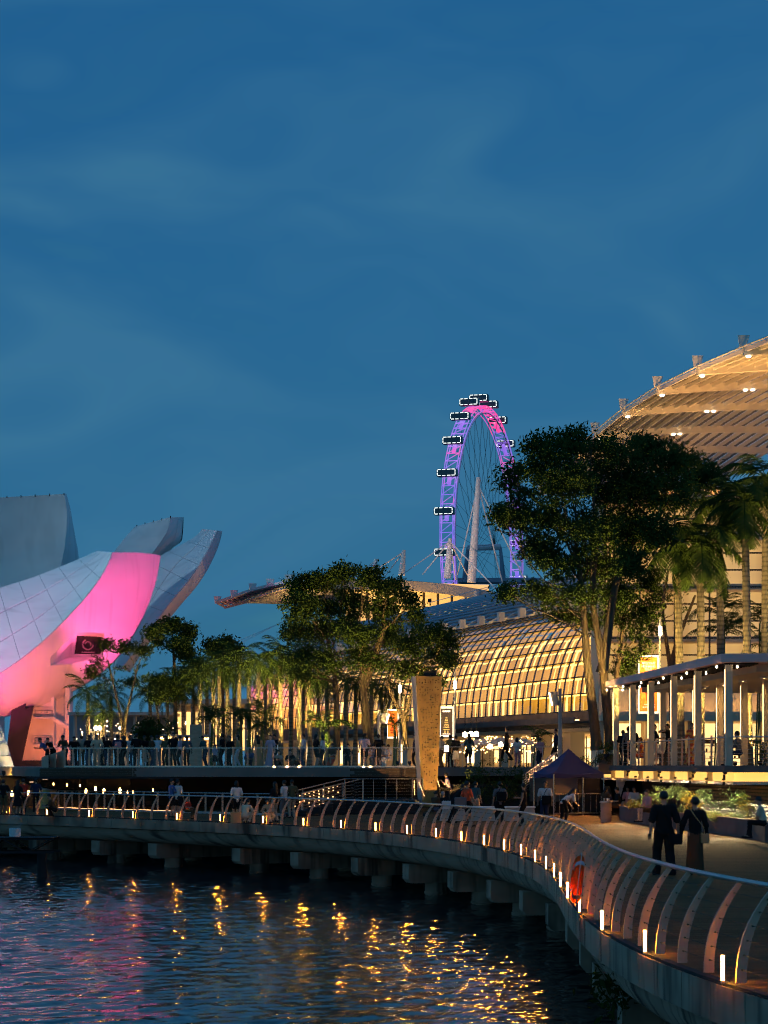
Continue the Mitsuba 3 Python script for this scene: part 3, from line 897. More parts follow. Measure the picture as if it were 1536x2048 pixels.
part(RH, 'soffit', MB().span((x_a - .4, YF - 1.8, 7.2), (x_b + 2, YF + 3.4, 7.54)), 'm_warmwall')
part(RH, 'cove_lip', MB().span((x_a - .4, YF - 1.86, 7.545), (x_b, YF - 1.8, 7.72)), 'm_warmwall')
part(RH, 'cove_light', MB().span((x_a, YF - 1.5, 7.56), (x_b, YF - 1.42, 7.60)), 'm_lamp', emit=(9, 5, 1.6), w=1)
part(RH, 'roof_edge', MB().span((x_a - .4, YF - .6, 20.2), (x_b + 2, YF + 3.6, 20.9)), 'm_warmwall')
part(RH, 'back_wall', MB().span((x_a, YF + 3.5, ZP), (x_b + 2, YF + 3.9, 20)), 'm_warmwall')
part(RH, 'side_wall', MB().span((x_a - .45, YF - .3, ZP), (x_a - .1, YF + 3.8, 20.1)), 'm_warmwall')
for i, x in enumerate(np.arange(x_a + .3, x_b, 2.35)):
    sw = thing(RH + '__shop_window', None, None)
    for j, (za, zb) in enumerate(((ZP + .1, 5.9), (6.15, 7.1))):
        part(sw, 'pane', MB().span((x + .2, YF + 1.6, za), (x + 2.0, YF + 1.75, zb)), 'm_lamp', emit=np.array((.62, .38, .14)) * (.45 + .9 * r6.random()), w=.12)
    fr = MB().span((x + .1, YF + 1.5, 5.9), (x + 2.1, YF + 1.8, 6.15))
    for k in range(3):
        z = ZP + .5 + .38 * k
        fr.span((x + .3, YF + 1.45, z), (x + 1.9, YF + 1.58, z + .03))
        for g in range(5):
            gx_ = x + .4 + 1.4 * r6.random()
            fr.span((gx_, YF + 1.46, z + .03), (gx_ + .10, YF + 1.56, z + .12 + .14 * r6.random()))
    part(sw, 'shelves', fr, 'm_wood')
    part(RH, 'pier', MB().span((x - .15, YF - .2, ZP), (x + .15, YF + 1.7, 7.2)), 'm_warmwall')

# canopy: eave fins, curved purlins, louvre blades
from scipy.interpolate import CubicSpline
eY = [178, 167, 157, 147.6, 138, 130, 123.5, 117.6, 112, 106.5]
eX = [13.2, 13.7, 14.2, 14.8, 15.7, 16.9, 18.4, 20.1, 22.0, 24.1]
spx = CubicSpline(-np.array(eY), eX)


def cp(i, v, dz=0.0):
    """i: purlin index (may be fractional), v: metres inward"""
    Y = np.interp(i, np.arange(len(eY)), eY)
    return np.array([spx(-Y) + .95 * v, Y + .3 * v, 28 + .14 * v - .0045 * v * v + dz])


GC = thing('louvred_canopy', 'great curved louvred roof canopy lit orange from below above the glass hall', 'canopy')
for i in range(len(eY)):
    A = np.array([[cp(i, v, 0) + w * U + np.array([0, 0, z]) for w, z in ((-.06, 0), (-.06, -.42), (.06, -.42), (.06, 0), (-.06, 0))] for v in np.linspace(0, 17, 22)])
    part(GC, 'purlin', MB().grid(A), 'm_white', 40)
    part(GC, 'purlin_lip', MB().tube([cp(i, v, -.44) for v in np.linspace(0, 17, 18)], .055, 4), 'm_white')
    c = cp(i, 0)
    part(GC, 'fin', MB().prism(sg.Polygon([(-.18, 0), (.18, 0), (.38, .7), (-.28, .7)]), .08, frame(c + np.array([0, .04, 0]), (1, 0, 0), (0, 0, 1), (0, -1, 0))), 'm_white')
for i in range(len(eY) - 1):
    for k in range(19):
        v = .15 + .9 * k
        a, c = cp(i + .01, v), cp(i + .99, v)
        part(GC, 'beam', MB().beam(a - (0, 0, .12), c - (0, 0, .14), .085, .25), 'm_white')
        if k < 18:
            part(GC, 'louvre', MB().beam(a + V * .45 + (0, 0, .02), c + V * .45 + (0, 0, .02), .80, .04, (-V[0] * .22, -V[1] * .22, 1)), 'm_louvre')
    part(GC, 'edge_trim', MB().tube([cp(i, -.05, .06), cp(i + 1, -.05, .06)], .06, 5), 'm_white')
for i in range(3, 9):
    for v in ((.35, 6.1) if i < 8 else (.35,)):
        for e in ((0, .5) if v > 1 else (0,)):
            q = cp(i, v + e, -.52)
            lt = MB().lathe(q, [(.01, -.08), (.11, -.06), (.16, -.02), (.13, .04), (.02, .05)], 10)
            part(GC, 'spotlight', lt, 'm_lamp', emit=(2.6, 2.1, 1.4), w=0)
for i, (x, Y) in enumerate(((14.5, 0), (17.5, 0), (21, 0), (25, 0))):
    part(RH, 'ledge', MB().span((x - .6, YF - 2.6, 20.5), (x + .6, YF - .55, 20.7)), 'm_warmwall')
    flood('canopy_floodlight', (x, YF - 2.2, 21.2), (x + 1.5, YF + 1, 28), np.array((48, 22, 5.5)) * 1.0, 84, f'warm uplight on the ledge below the louvred canopy, {ORD[i]} from the left', 'uplights below the canopy', beam=70, w=2)
for i in range(2):
    q = mp(4 + 16 * i, 10, 20.2)
    flood('canopy_floodlight', q, cp(3.0 - 1.6 * i, 6), np.array((60, 28, 7)), 80, f'warm uplight on the mall roof below the louvred canopy, {ORD[i]} from the front', 'roof uplights below the canopy', beam=60)
for sp_ in ((14, 4.0), (3, 9.0)):
    q = C2(-2, sp_[0], 21.2)
    flood('hall_floodlight', q, C2(6, sp_[0] + 2, 27) if sp_[0] > 5 else e3[1], (90, 45, 11) if sp_[0] > 5 else (200, 110, 32), 80 if sp_[0] > 5 else 36, 'warm uplight on the roof aimed along the far hall canopy, ' + ('right one' if sp_[0] > 5 else 'left one'), beam=60 if sp_[0] > 5 else 24, w=9)
flood('mast_floodlight', P(860, 1200, 225), P(945, 1060, 262), (560, 350, 290), 14, 'warm white floodlight aimed at the roof masts', beam=7, w=17)
# ------------------------------------------------------------------ plaza edge: glass balustrade, fascia boards, void below
YB = lambda px: 112.5 - 2.5 * (px - 129) / 706.0
GB = thing('glass_balustrade', 'glass balustrade with bronze posts along the edge of the raised plaza', 'balustrade')
posts = [129, 145, 160, 178, 196, 216, 235, 255, 277, 286, 313, 338, 364, 390.5, 418, 451, 466, 495, 511, 528, 546, 577, 601, 626, 652, 677, 702, 728, 753, 778, 800, 823]
pb = lambda px, z: np.array([(px - CX) / F * YB(px), YB(px) + .12, z])
for i, px in enumerate(posts):
    w = .10 if px < 520 else .045
    part(GB, 'post', MB().box(pb(px, ZP + .5), (w, .05, 1.02)), 'm_brushed')
for a, c in zip(posts[:-1], posts[1:]):
    if c - a > 11:
        p, q = pb(a + 1.5, ZP + .08), pb(c - 1.5, ZP + .08)
        part(GB, 'pane', MB().add([p, q, q + (0, 0, .88), p + (0, 0, .88)], [[0, 1, 2, 3]]), 'm_glass')
part(GB, 'top_rail', MB().beam(pb(128, ZP + 1.03), pb(834, ZP + 1.03), .06, .045), 'm_steel')
part(GB, 'base_channel', MB().beam(pb(128, ZP + .045), pb(834, ZP + .045), .1, .08), 'm_steel')
wing = [(129, 1499.5), (112, 1505), (97, 1510), (82, 1514.5)]
for i in range(3):
    (a, ya), (c, yc) = wing[i], wing[i + 1]
    q = [P(a, ya, 112.6), P(c + 1.0, yc, 113.4 + i * .3), P(c + 1.0, 1536, 113.4 + i * .3), P(a, 1536, 112.6)]
    q2 = [x + np.array([0, .06, 0]) for x in q]
    part(GB, 'bronze_panel', MB().add(q + q2, [[0, 1, 2, 3], [4, 7, 6, 5], [0, 4, 5, 1], [1, 5, 6, 2], [2, 6, 7, 3], [3, 7, 4, 0]]), 'm_brushed')
PE = thing('plaza_edge_beam', 'dark timber clad edge beam below the glass balustrade', 'beam')
for a, c in [(80, 265), (267, 450), (452, 634), (636, 809), (811, 840)]:
    p, q = pb(a, ZP - .27) - (0, .2, 0), pb(c, ZP - .27) - (0, .2, 0)
    for k in range(3):
        part(PE, 'board', MB().beam(p + (0, .008 * (k % 2), .145 - .15 * k), q + (0, .008 * (k % 2), .145 - .15 * k), .05, .143), 'm_wood')
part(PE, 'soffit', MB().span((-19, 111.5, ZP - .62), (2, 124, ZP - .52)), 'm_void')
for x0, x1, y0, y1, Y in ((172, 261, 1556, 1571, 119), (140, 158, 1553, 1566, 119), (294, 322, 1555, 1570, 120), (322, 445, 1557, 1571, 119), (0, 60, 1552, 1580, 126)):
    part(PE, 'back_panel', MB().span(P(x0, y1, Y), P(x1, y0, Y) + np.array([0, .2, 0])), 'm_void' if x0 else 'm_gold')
flood('wall_light', P(8, 1546, 121), P(22, 1570, 126), (7.0, 3.4, .5), 80, 'warm downlight above the golden wall at the far left', beam=50, size=.2)
# bar below the plaza
BC = thing('curved_bar', 'curved golden bar counter under the plaza at the far left', 'bar counter')
A = np.array([[np.array([P(68 + t * 52, 0, 118)[0], 118.5 - 1.6 * math.sin(t * 2.6) - t, z]) for z in (2.2, 3.42 - .22 * t)] for t in np.linspace(0, 1, 14)])
part(BC, 'front', MB().grid(A), 'm_gold')
part(BC, 'top', MB().tube(A[:, 1], .06, 6), 'm_offwhite')
for i, (px, py, w) in enumerate([(94, 1552, 7), (108, 1552, 13), (123, 1554, 7), (90, 1558, 11), (106, 1557, 11), (120, 1557, 9), (63, 1564, 7)]):
    one('menu_board', MB().box(P(px, py, 118.5), (w * .028, .06, .05 + .12 * (i < 3))), 'm_lamp', f'small pale lit board over the bar, number {i + 1} from the left pair' if False else ['squarish pale lit board over the bar', 'wide pale lit board over the bar', 'small pale lit board at the right end over the bar', 'thin lit strip below the squarish board', 'thin lit strip below the wide board', 'thin lit strip at the right end over the bar', 'thin lit strip left of the boards over the bar'][i], 'board', emit=(.34, .22, .14), w=0)
LX = sorted([24, 57, 12, 107, 134, 160, 172, 191, 208, 240, 255, 266, 306])
for i, (px, py) in enumerate([(24, 1587), (57, 1586), (12, 1576), (107, 1568), (134, 1570), (160, 1571), (172, 1583), (191, 1578), (208, 1582), (240, 1581), (255, 1584), (266, 1584), (306, 1580)]):
    q = P(px, py, 118 + i % 3)
    k = thing('table_lantern', f'small amber lantern on a stand under the plaza, {ORD[LX.index(px)]} from the left', 'lantern', 'lanterns of the bar under the plaza')
    big = .15 if i in (0, 1, 6, 7, 8, 9) else .07
    part(k, 'glass', MB().lathe(q, [(.01, -big), (.45 * big, -big), (.5 * big, .4 * big), (.2 * big, big), (.01, big)], 8), 'm_lamp', emit=(9, 4.2, 1.2), w=0)
    part(k, 'stand', MB().tube([(q[0], q[1], ZD), q - (0, 0, big)], .02, 5), 'm_dark')
for i, px in enumerate((548, 574, 727, 740, 598)):
    q = pb(px, ZP + .03) + (0, -.10, 0)
    one('floor_light', MB().lathe(q, [(.03, -.02), (.04, .01), (.03, .03), (.01, .04)], 10), 'm_lamp', 'small bright floor light at the glass, ' + ['below the woman sitting on the ground', 'below the shaded man sitting on the ground', 'left of the man in pale pink', 'right of the man in pale pink', 'at the left edge of the clear frame'][i], 'light', emit=(60, 38, 16), w=.4)
# inner railing with lit foot
IR = thing('inner_railing', 'straight steel railing with a lit foot on the far side of the promenade', 'railing')
i0, i1 = G(117, 1619, ZD), G(560, 1631.5, ZD)
for px in (117, 131, 148, 164, 183, 202, 219, 240, 262, 282, 301, 330, 360, 392, 424, 456, 488, 520):
    t = (px - 117) / 443
    q = i0 * (1 - t) + i1 * t
    part(IR, 'post', MB().box(q + (0, 0, .5), (.09, .05, 1.0)), 'm_brushed')
part(IR, 'handrail', MB().tube([i0 + (0, 0, 1.03), i1 + (0, 0, 1.03)], .03, 6), 'm_steel')
part(IR, 'kerb', MB().beam(i0 + (0, .15, .05), i1 + (0, .15, .05), .25, .1), 'm_offwhite')
part(IR, 'led_strip', MB().beam(i0 + (0, -.02, .10), i0 * .45 + i1 * .55 + np.array([0, -.02, .10]), .02, .025), 'm_lamp', emit=(2.6, 1.3, .45), w=.5)

# ------------------------------------------------------------------ landing with cable rail stairs
LS = thing('stair_landing', 'dark landing with cable rail stairs beside the perforated totem', 'stairs')
a, b1, c1 = G(562, 1634, ZD), P(690, 1601, 103), P(846, 1600, 105)
part(LS, 'landing', MB().span((b1[0], 103, ZD), (1.72, 110, b1[2])), 'm_dark')
for k in range(5):
    t0, t1 = k / 5, (k + 1) / 5
    p, q = a * (1 - t0) + b1 * t0, a * (1 - t1) + b1 * t1
    part(LS, 'step', MB().span((p[0], p[1], ZD), (q[0] + .02, p[1] + 4.5, ZD + .14 * (k + 1))), 'm_dark')
for off in (0, 2.2):
    o = np.array([.4 * off, off, 0])
    rl = thing(LS + '__railing', None, None)
    for px in (0, .33, .66, 1):
        q = a * (1 - px) + b1 * px + o
        part(rl, 'post', MB().tube([q, q + (0, 0, 1.05)], .022, 6), 'm_steel')
    for t in (.22, .36, .52, .66, .86, 1):
        if off == 0:
            q = b1 * (1 - t) + c1 * t
            part(rl, 'post', MB().tube([q, q + (0, 0, 1.05)], .02, 6), 'm_steel')
    for h in (1.06, .9, .75, .6, .45, .3, .15):
        pp = [a + o + (0, 0, h), b1 + o + (0, 0, h)] + ([c1 + np.array([0, 0, h])] if off == 0 else [])
        part(rl, 'handrail' if h > 1 else 'cable', MB().tube(pp, .03 if h > 1 else .006, 6), 'm_steel')
r7 = np.random.default_rng(17)
mb = MB()


def bulb(q, r=.028):
    mb.lathe(q, [(.004, -r), (r, 0), (.004, r)], 6)


for i in range(10):
    for h in (.25, .45, .6, .75, .9):
        if r7.random() < .72:
            t = .02 + i * .075 + .02 * r7.random()
            bulb(a * (1 - t) + b1 * t + np.array([.5, 1.2, h]), .022 + .014 * r7.random())
for k in range(9):
    bulb(P(828 + 1.5 * r7.random(), 1562 + k * 3.4, 106.5), .026)
    bulb(P(838 + k * 1.3, 1565 + k * 3.3, 106), .026)
    bulb(P(874 + k * .9, 1556 + k * 3.2, 108), .026)
one('stair_fairy_lights', mb, 'm_lamp', 'strings of tiny warm bulbs on the stair cable rails', 'string lights', kind='stuff', emit=(2.6, 1.35, .5), w=.3)

# ------------------------------------------------------------------ perforated totem
TT = thing('perforated_totem', 'tall tapered golden perforated metal totem standing by the stairs', 'totem')
YT = 108.0
tl, tr, bl, br = P(832, 1352, YT), P(884, 1352, YT), P(845, 1613, YT), P(873, 1613, YT)
H = tl[2] - bl[2]
quad = sg.Polygon([(bl[0], bl[2]), (br[0], br[2]), (tr[0], tr[2]), (tl[0], tl[2])])
holes = []
r8 = np.random.default_rng(8)
for i in range(46):
    z = bl[2] + H * (.10 + .88 * (i + .5) / 46)
    f = (z - bl[2]) / H
    xl, xr = bl[0] + (tl[0] - bl[0]) * f + .10, br[0] + (tr[0] - br[0]) * f - .10
    n = max(4, int((xr - xl) / .125))
    for k in range(n):
        if r8.random() < .34 + .40 * f:
            c = (xl + (xr - xl) * (k + .5 + .3 * (r8.random() - .5)) / n, z + .05 * (r8.random() - .5))
            w, h = (.055, .022) if r8.random() < .45 else (.02, .052)
            w, h = w * (.9 + .9 * r8.random()), h * (.9 + .9 * r8.random())
            an = np.sort(r8.random(5)) * 6.28
            pg = sg.Polygon([(c[0] + w * math.cos(x), c[1] + h * math.sin(x)) for x in an])
            if pg.is_valid and pg.area > 2e-4:
                holes.append(pg)
sheet = quad.difference(shapely.union_all(holes))
part(TT, 'perforated_front', MB().prism(sheet, .03, frame((0, YT, 0), (1, 0, 0), (0, 0, 1), (0, -1, 0))), 'm_brass' if 'm_brass' in scene else mat('m_brass', proc(lambda p, n, uv: mix((.26, .15, .045), (.50, .32, .10), fbm(p.x * 3, p.y, p.z * 2.2, 3))), .5, .25))
inner_ = [np.array([x + s, YT + d, z]) for d in (.04, .75) for (x, z), s in zip(((bl[0], bl[2]), (br[0], br[2]), (tr[0], tr[2]), (tl[0], tl[2])), (.03, -.03, -.03, .03))]
part(TT, 'dark_core', m3.Manifold.hull_points(np.array(inner_, np.float32)), 'm_dark')
pl = [tl + (-.03, .03, 0), bl + (-.03, .03, 0), bl + (-.22, .7, 0), tl + (-.22, .7, 0)]
part(TT, 'side_panel', MB().add(pl + [x + np.array([.02, .0, 0]) for x in pl], [[0, 1, 2, 3], [4, 7, 6, 5], [0, 4, 5, 1], [1, 5, 6, 2], [2, 6, 7, 3], [3, 7, 4, 0]]), 'm_offwhite')
part(TT, 'cap', MB().span(P(848, 1351, YT + .2), P(872, 1341, YT + .2) + np.array([0, .4, 0])), 'm_dark')
flood('totem_floodlight', P(850, 1629, 99.2), P(858, 1400, YT), (105, 55, 15), 26, 'warm uplight on the deck before the perforated totem', beam=30, size=.2, w=2)

# ------------------------------------------------------------------ terrace behind the seats, second stair
TE = thing('terrace_block', 'dark concrete terrace with a dark shrub behind the white seats', 'terrace')
part(TE, 'wall', MB().span((3.3, 104.5, ZD), (10.9, 112.4, 3.55)), 'm_dark')
part(TE, 'coping', MB().span((3.2, 104.4, 3.56), (10.95, 104.8, 3.66)), 'm_void')
part(TE, 'planter_wall', MB().span(P(1198, 1548, 99.5), P(1240, 1508, 99.5) + np.array([0, .3, 0])), 'm_concrete')
part(TE, 'planter_wall', MB().span(P(1060, 1603, 103.5), P(1200, 1556, 103.5) + np.array([0, .3, 0])), 'm_concrete')
part(TE, 'coping', MB().span(P(905, 1612, 103.9), P(1075, 1596, 103.9) + np.array([0, .4, 0])), 'm_void')
S2 = thing('upper_stair', 'stair with glinting steel cable rails climbing to the plaza beside the purple tent', 'stairs')
for d in range(2):
    p, q = P(1052 - 6 * d, 1590, 104 + d * 2.4), P(1122 - 4 * d, 1536, 112 + d * 2.4)
    for k in range(7):
        part(S2, 'cable', MB().tube([p + (0, 0, .2 + .13 * k), q + (0, 0, .2 + .13 * k)], .012 if k < 6 else .03, 6), 'm_steel')
    for t in (0, .33, .66, 1):
        c = p * (1 - t) + q * t
        part(S2, 'post', MB().tube([c, c + (0, 0, 1.03)], .022, 6), 'm_steel')
    if d == 0:
        for k in range(9):
            c0_, c1_ = p * (1 - k / 9) + q * k / 9, p * (1 - (k + 1) / 9) + q * (k + 1) / 9
            part(S2, 'step', MB().span((c0_[0], c0_[1], 3.0), (c1_[0] + .1, c1_[1] + 2.4, c1_[2])), 'm_dark')
mb = MB()
for k in range(70):
    t = r7.random()
    bulb(P(1056 + 52 * t, 1566 - 38 * t - 24 * r7.random(), 107 + 4 * t), .014 + .02 * r7.random())
one('rail_fairy_lights', mb, 'm_lamp', 'tiny warm bulbs strung along the cable rails beside the purple tent', 'string lights', kind='stuff', emit=(3.2, 1.5, .5), w=.3)
UR = thing('plaza_railing', 'steel railing on the plaza above the dark shrub', 'railing')
for i, (x0, x1) in enumerate(((862, 925), (998, 1046), (1048, 1122))):
    p, q = P(x0, 1494, 112.5), P(x1, 1494, 113.5)
    part(UR, 'handrail', MB().tube([p, q], .03, 6), 'm_steel')
    for t in (0, .5, 1):
        c = p * (1 - t) + q * t
        part(UR, 'post', MB().tube([(c[0], c[1], ZP), c], .025, 6), 'm_steel')

# ------------------------------------------------------------------ tent, barrier, white seats, bin
TN = thing('canopy_tent', 'pop up canopy tent with a purple pyramid roof on thin steel legs', 'tent')
tc_ = np.array([8.72, 99.2, 0])
Rt = rotz(.30)
hw = 1.26
cor = [tc_ + Rt @ np.array([sx * hw, sy * hw, 0]) for sx, sy in ((-1, -1), (1, -1), (1, 1), (-1, 1))]
apex = tc_ + np.array([0, 0, 5.40])
mb = MB()
for i in range(4):
    p, q = cor[i] + (0, 0, 4.27), cor[(i + 1) % 4] + (0, 0, 4.27)
    A = []
    for u in np.linspace(0, 1, 9):
        w = u ** 1.35
        row = [(p * (1 - t) + q * t) * (1 - u) + apex * u for t in np.linspace(0, 1, 9)]
        A.append([np.array([r[0], r[1], 4.27 + (5.40 - 4.27) * w - .10 * math.sin(math.pi * t) * (1 - u) ** 2]) for r, t in zip(row, np.linspace(0, 1, 9))])
    mb.grid(np.array(A))
part(TN, 'roof', mb, 'm_purple', 40)
vb = MB()
for i in range(4):
    p, q = cor[i], cor[(i + 1) % 4]
    A = np.array([[(p * (1 - t) + q * t) + np.array([0, 0, z - (.10 * math.sin(math.pi * t) if z > 4.2 else .03 * math.sin(9 * t))]) for z in (4.27, 4.03)] for t in np.linspace(0, 1, 13)])
    vb.grid(A)
part(TN, 'valance', vb, 'm_purple', 40)
for c in cor:
    part(TN, 'leg', MB().tube([c + (0, 0, ZD + .01), c + (0, 0, 4.2)], .032, 6), 'm_steel')
part(TN, 'back_sheet', MB().span(P(1156, 1632, 101.5), P(1200, 1557, 101.5) + np.array([0, .1, 0])), 'm_black')
part(TN, 'side_sheet', MB().span(P(1092, 1590, 101.7), P(1155, 1553, 101.7) + np.array([0, .08, 0])), 'm_concrete')
BA = thing('crowd_barrier', 'steel crowd barrier standing under the purple tent', 'barrier')
p, q = G(1110, 1632, ZD), G(1202, 1631, ZD)
part(BA, 'frame', MB().tube([p, p + (0, 0, 1.05), q + (0, 0, 1.05), q], .025, 6), 'm_steel')
part(BA, 'bottom_rail', MB().tube([p + (0, 0, .12), q + (0, 0, .12)], .03, 6), 'm_steel')
for t in np.linspace(.1, .9, 7):
    c = p * (1 - t) + q * t
    part(BA, 'bar', MB().tube([c + (0, 0, .12), c + (0, 0, 1.05)], .011, 5), 'm_steel')
for i, (x0, x1) in enumerate(((880, 934), (938, 992), (1006, 1074))):
    p, q = G(x0, 1642, ZD), G(x1, 1642, ZD)
    w = q[0] - p[0]
    poly = sg.Polygon([(0, 0), (w, 0), (w - .12, .56), (.16, .56)])
    k = thing('white_bench', ['white concrete bench nearest the totem', 'white concrete bench in the middle of three', 'white concrete bench nearest the tent'][i], 'bench')
    part(k, 'block', MB().prism(poly, .9, frame(p + np.array([0, .9, 0]), (1, 0, 0), (0, 0, 1), (0, -1, 0))), 'm_offwhite')
    part(k, 'seat_slab', MB().span((p[0] + .1, p[1] - .06, ZD + .565), (q[0] - .06, p[1] + .95, ZD + .63)), 'm_white')
LB = thing('litter_bin', 'round brushed steel litter bin with cups left on top', 'bin')
c = G(1212, 1644.5, ZD)
part(LB, 'drum', MB().lathe(c, [(.01, 0), (.21, 0), (.21, .06), (.225, .07), (.235, .82), (.24, .83), (.24, .88), (.16, .90), (.01, .90)], 20), 'm_brushed', 30)
part(LB, 'rim', MB().lathe(c, [(.245, .80), (.265, .82), (.265, .87), (.245, .89)], 20), 'm_steel', 30)
for i, (dx, dy, col) in enumerate(((-.08, 0, 'm_offwhite'), (.06, .05, 'm_white'), (.12, -.06, 'm_offwhite'))):
    one('paper_cup', MB().lathe(c + (dx, dy, .905), [(.01, 0), (.03, 0), (.042, .12), (.04, .12), (.01, .11)], 8), col, ['paper cup on the left of the steel bin top', 'paper cup in the middle of the steel bin top', 'paper cup on the right of the steel bin top'][i], 'cup', smooth=30)

# ------------------------------------------------------------------ pavilion terrace on the right
PT = thing('pavilion', 'open pavilion with slim posts and a flat lit roof on a terrace above the planter', 'pavilion')
f0, f1 = np.array([10.72, 99.0, 0]), np.array([12.25, 75.0, 0])
fl = lambda t, inn=0.0: f0 * (1 - t) + f1 * t + np.array([inn, inn * .065, 0])
e1 = np.array([23, 73.2, 0])


def slab(out, z0, z1, back=99.5, xi=0.0):
    pts_ = [fl(0, -out) + (0, out, 0), fl(1, -out) + (0, -out, 0), e1 + (0, -out, 0), (23, back, 0)]
    return MB().prism(sg.Polygon([(q[0], q[1]) for q in pts_]), z1 - z0, frame((0, 0, z0), (1, 0, 0), (0, 1, 0), (0, 0, 1)))


part(PT, 'terrace_slab', slab(.12, 4.36, 4.6), 'm_concrete')
part(PT, 'roof', slab(.25, 8.28, 8.58), 'm_mauve')
part(PT, 'roof_soffit', slab(-1.3, 8.0, 8.27), 'm_warmwall')
for k in range(12):
    p = fl((k + .5) / 12, -.05)
    part(PT, 'trellis_panel', MB().box(p + (.65, 0, 8.24), (1.2, 1.85, .05)), 'm_dark')
zs0, zs1 = ZP + .1, 8.27
for i, t in enumerate((0.02, .20, .38, .58, .77, .985)):
    p = fl(t)
    k = thing(PT + '__post', None, None)
    part(k, 'shaft', MB().box(p + (.14, 0, (zs0 + zs1) / 2), (.24, .24, zs1 - zs0)), 'm_warmwall')
    part(k, 'light_strip', MB().box(p + (-.012, -.05, 6.9), (.02, .04, 2.3)), 'm_lamp', emit=(1.8, 1.1, .42), w=.25)
    for s in (-.32, .42):
        part(k, 'bulb', MB().lathe(p + (s, -.2, 8.12), [(.01, -.04), (.04, -.01), (.04, .02), (.02, .06), (.01, .07)], 8), 'm_lamp', emit=(6, 4.6, 2.6), w=0)
for i, (px, t) in enumerate(((1326, .22), (1392, .45), (1440, .62), (1488, .8), (1533, .9))):
    Y = 97 - 14 * t
    p = np.array([(px - CX) / F * Y, Y, 0])
    k = thing(PT + '__post', None, None)
    part(k, 'shaft', MB().box(p + (0, 0, (zs0 + 8.0) / 2), (.27, .27, 8.0 - zs0)), 'm_warmwall')
    part(k, 'light_strip', MB().box(p + (-.148, -.05, 6.7), (.02, .05, 2.3)), 'm_lamp', emit=(1.8, 1.1, .42), w=.25)
for i in range(6):
    t0 = i / 6
    for j in range(5):
        q0, q1 = fl(t0 + .01, .18), fl(t0 + .155, .18)
        z = ZP + .25 + .19 * j
        part(PT, 'rail_cable', MB().tube([q0 + (0, 0, z), q1 + (0, 0, z)], .008, 4), 'm_steel')
    part(PT, 'handrail', MB().tube([fl(t0, .18) + (0, 0, ZP + 1.12), fl(t0 + 1 / 6, .18) + (0, 0, ZP + 1.12)], .03, 6), 'm_steel')
    for j in range(3):
        q = fl(t0 + (j + .5) / 18, .18)
        part(PT, 'rail_post', MB().box(q + (0, 0, ZP + .65), (.07, .05, 1.15)), 'm_brushed')
q0, q1 = fl(1, .2), e1 + np.array([0, .2, 0])
part(PT, 'handrail', MB().tube([q0 + (0, 0, ZP + 1.12), q1 + (0, 0, ZP + 1.12)], .03, 6), 'm_steel')
for j in range(6):
    part(PT, 'rail_cable', MB().tube([q0 + (0, 0, ZP + .2 + .16 * j), q1 + (0, 0, ZP + .2 + .16 * j)], .008, 4), 'm_steel')
for i in range(7):
    p = fl((i + .5) / 7, 2.6)
    k = thing(PT + '__downlight', None, None)
    part(k, 'ring', MB().lathe(p + (0, 0, 7.96), [(.12, -.03), (.16, -.02), (.16, .039)], 12), 'm_white')
    part(k, 'lens', MB().lathe(p + (0, 0, 7.96), [(.01, -.028), (.115, -.02)], 12), 'm_lamp', emit=(110, 60, 17), w=.8)
# lit recess below the terrace
for i in range(8):
    a0, a1 = fl(-.16 + i * .145 + .002, .26), fl(-.16 + (i + 1) * .145 - .002, .26)
    part(PT, 'light_panel', MB().beam(a0 + (0, 0, 4.19), a1 + (0, 0, 4.19), .05, .33), 'm_lamp', emit=(.56, .285, .05), w=.15)
    part(PT, 'joist', MB().box(a0 + (-.12, 0, 4.19), (.2, .10, .33)), 'm_warmwall')
q0, q1 = fl(1, .3), e1
for i in range(4):
    a0, a1 = q0 * (1 - i / 4) + q1 * i / 4, q0 * (1 - (i + .97) / 4) + q1 * (i + .97) / 4
    part(PT, 'light_panel', MB().beam(a0 + (0, .25, 4.19), a1 + (0, .25, 4.19), .05, .33), 'm_lamp', emit=(.56, .285, .05), w=.15)
part(PT, 'ledge', MB().beam(fl(-.17, .36) + (0, 0, 3.96), fl(1, .36) + (0, 0, 3.96), .3, .1), 'm_warmwall')
part(PT, 'ledge', MB().beam(fl(1, .36) + (0, .3, 3.96), e1 + (0, .6, 3.96), .75, .1), 'm_warmwall')
part(PT, 'raking_strut', m3.Manifold.hull_points(np.array([P(x, y, d) for x, y in ((1232, 1558), (1252, 1558), (1240, 1596), (1233, 1604)) for d in (98.2, 98.6)], np.float32)), 'm_offwhite')
part(PT, 'base_wall', MB().add([fl(-.05, 1.7) + (0, 0, ZD), fl(1.0, 1.7) + (0, 0, ZD), fl(1.0, 1.7) + (0, 0, 4.0), fl(-.05, 1.7) + (0, 0, 4.0)], [[0, 1, 2, 3]]), 'm_dark')
for k in range(9):
    z = 2.75 + .13 * k
    part(PT, 'wall_slat', MB().beam(fl(.42, 1.62) + (0, 0, z), fl(1.02, 1.62) + (0, 0, z), .07, .085), 'm_wood')
    part(PT, 'wall_slat', MB().beam(fl(1.02, 1.62) + (0, 0, z), (23, 75.2, z), .07, .085), 'm_wood')
part(PT, 'bar_counter', MB().span(P(1322, 1531, 90) - (0, 0, .1), P(1352, 1510, 90) + np.array([0, .6, 0])), 'm_wood')
part(PT, 'counter_top', MB().span(P(1320, 1510, 89.8), P(1372, 1507, 89.8) + np.array([0, .9, 0])), 'm_wood')

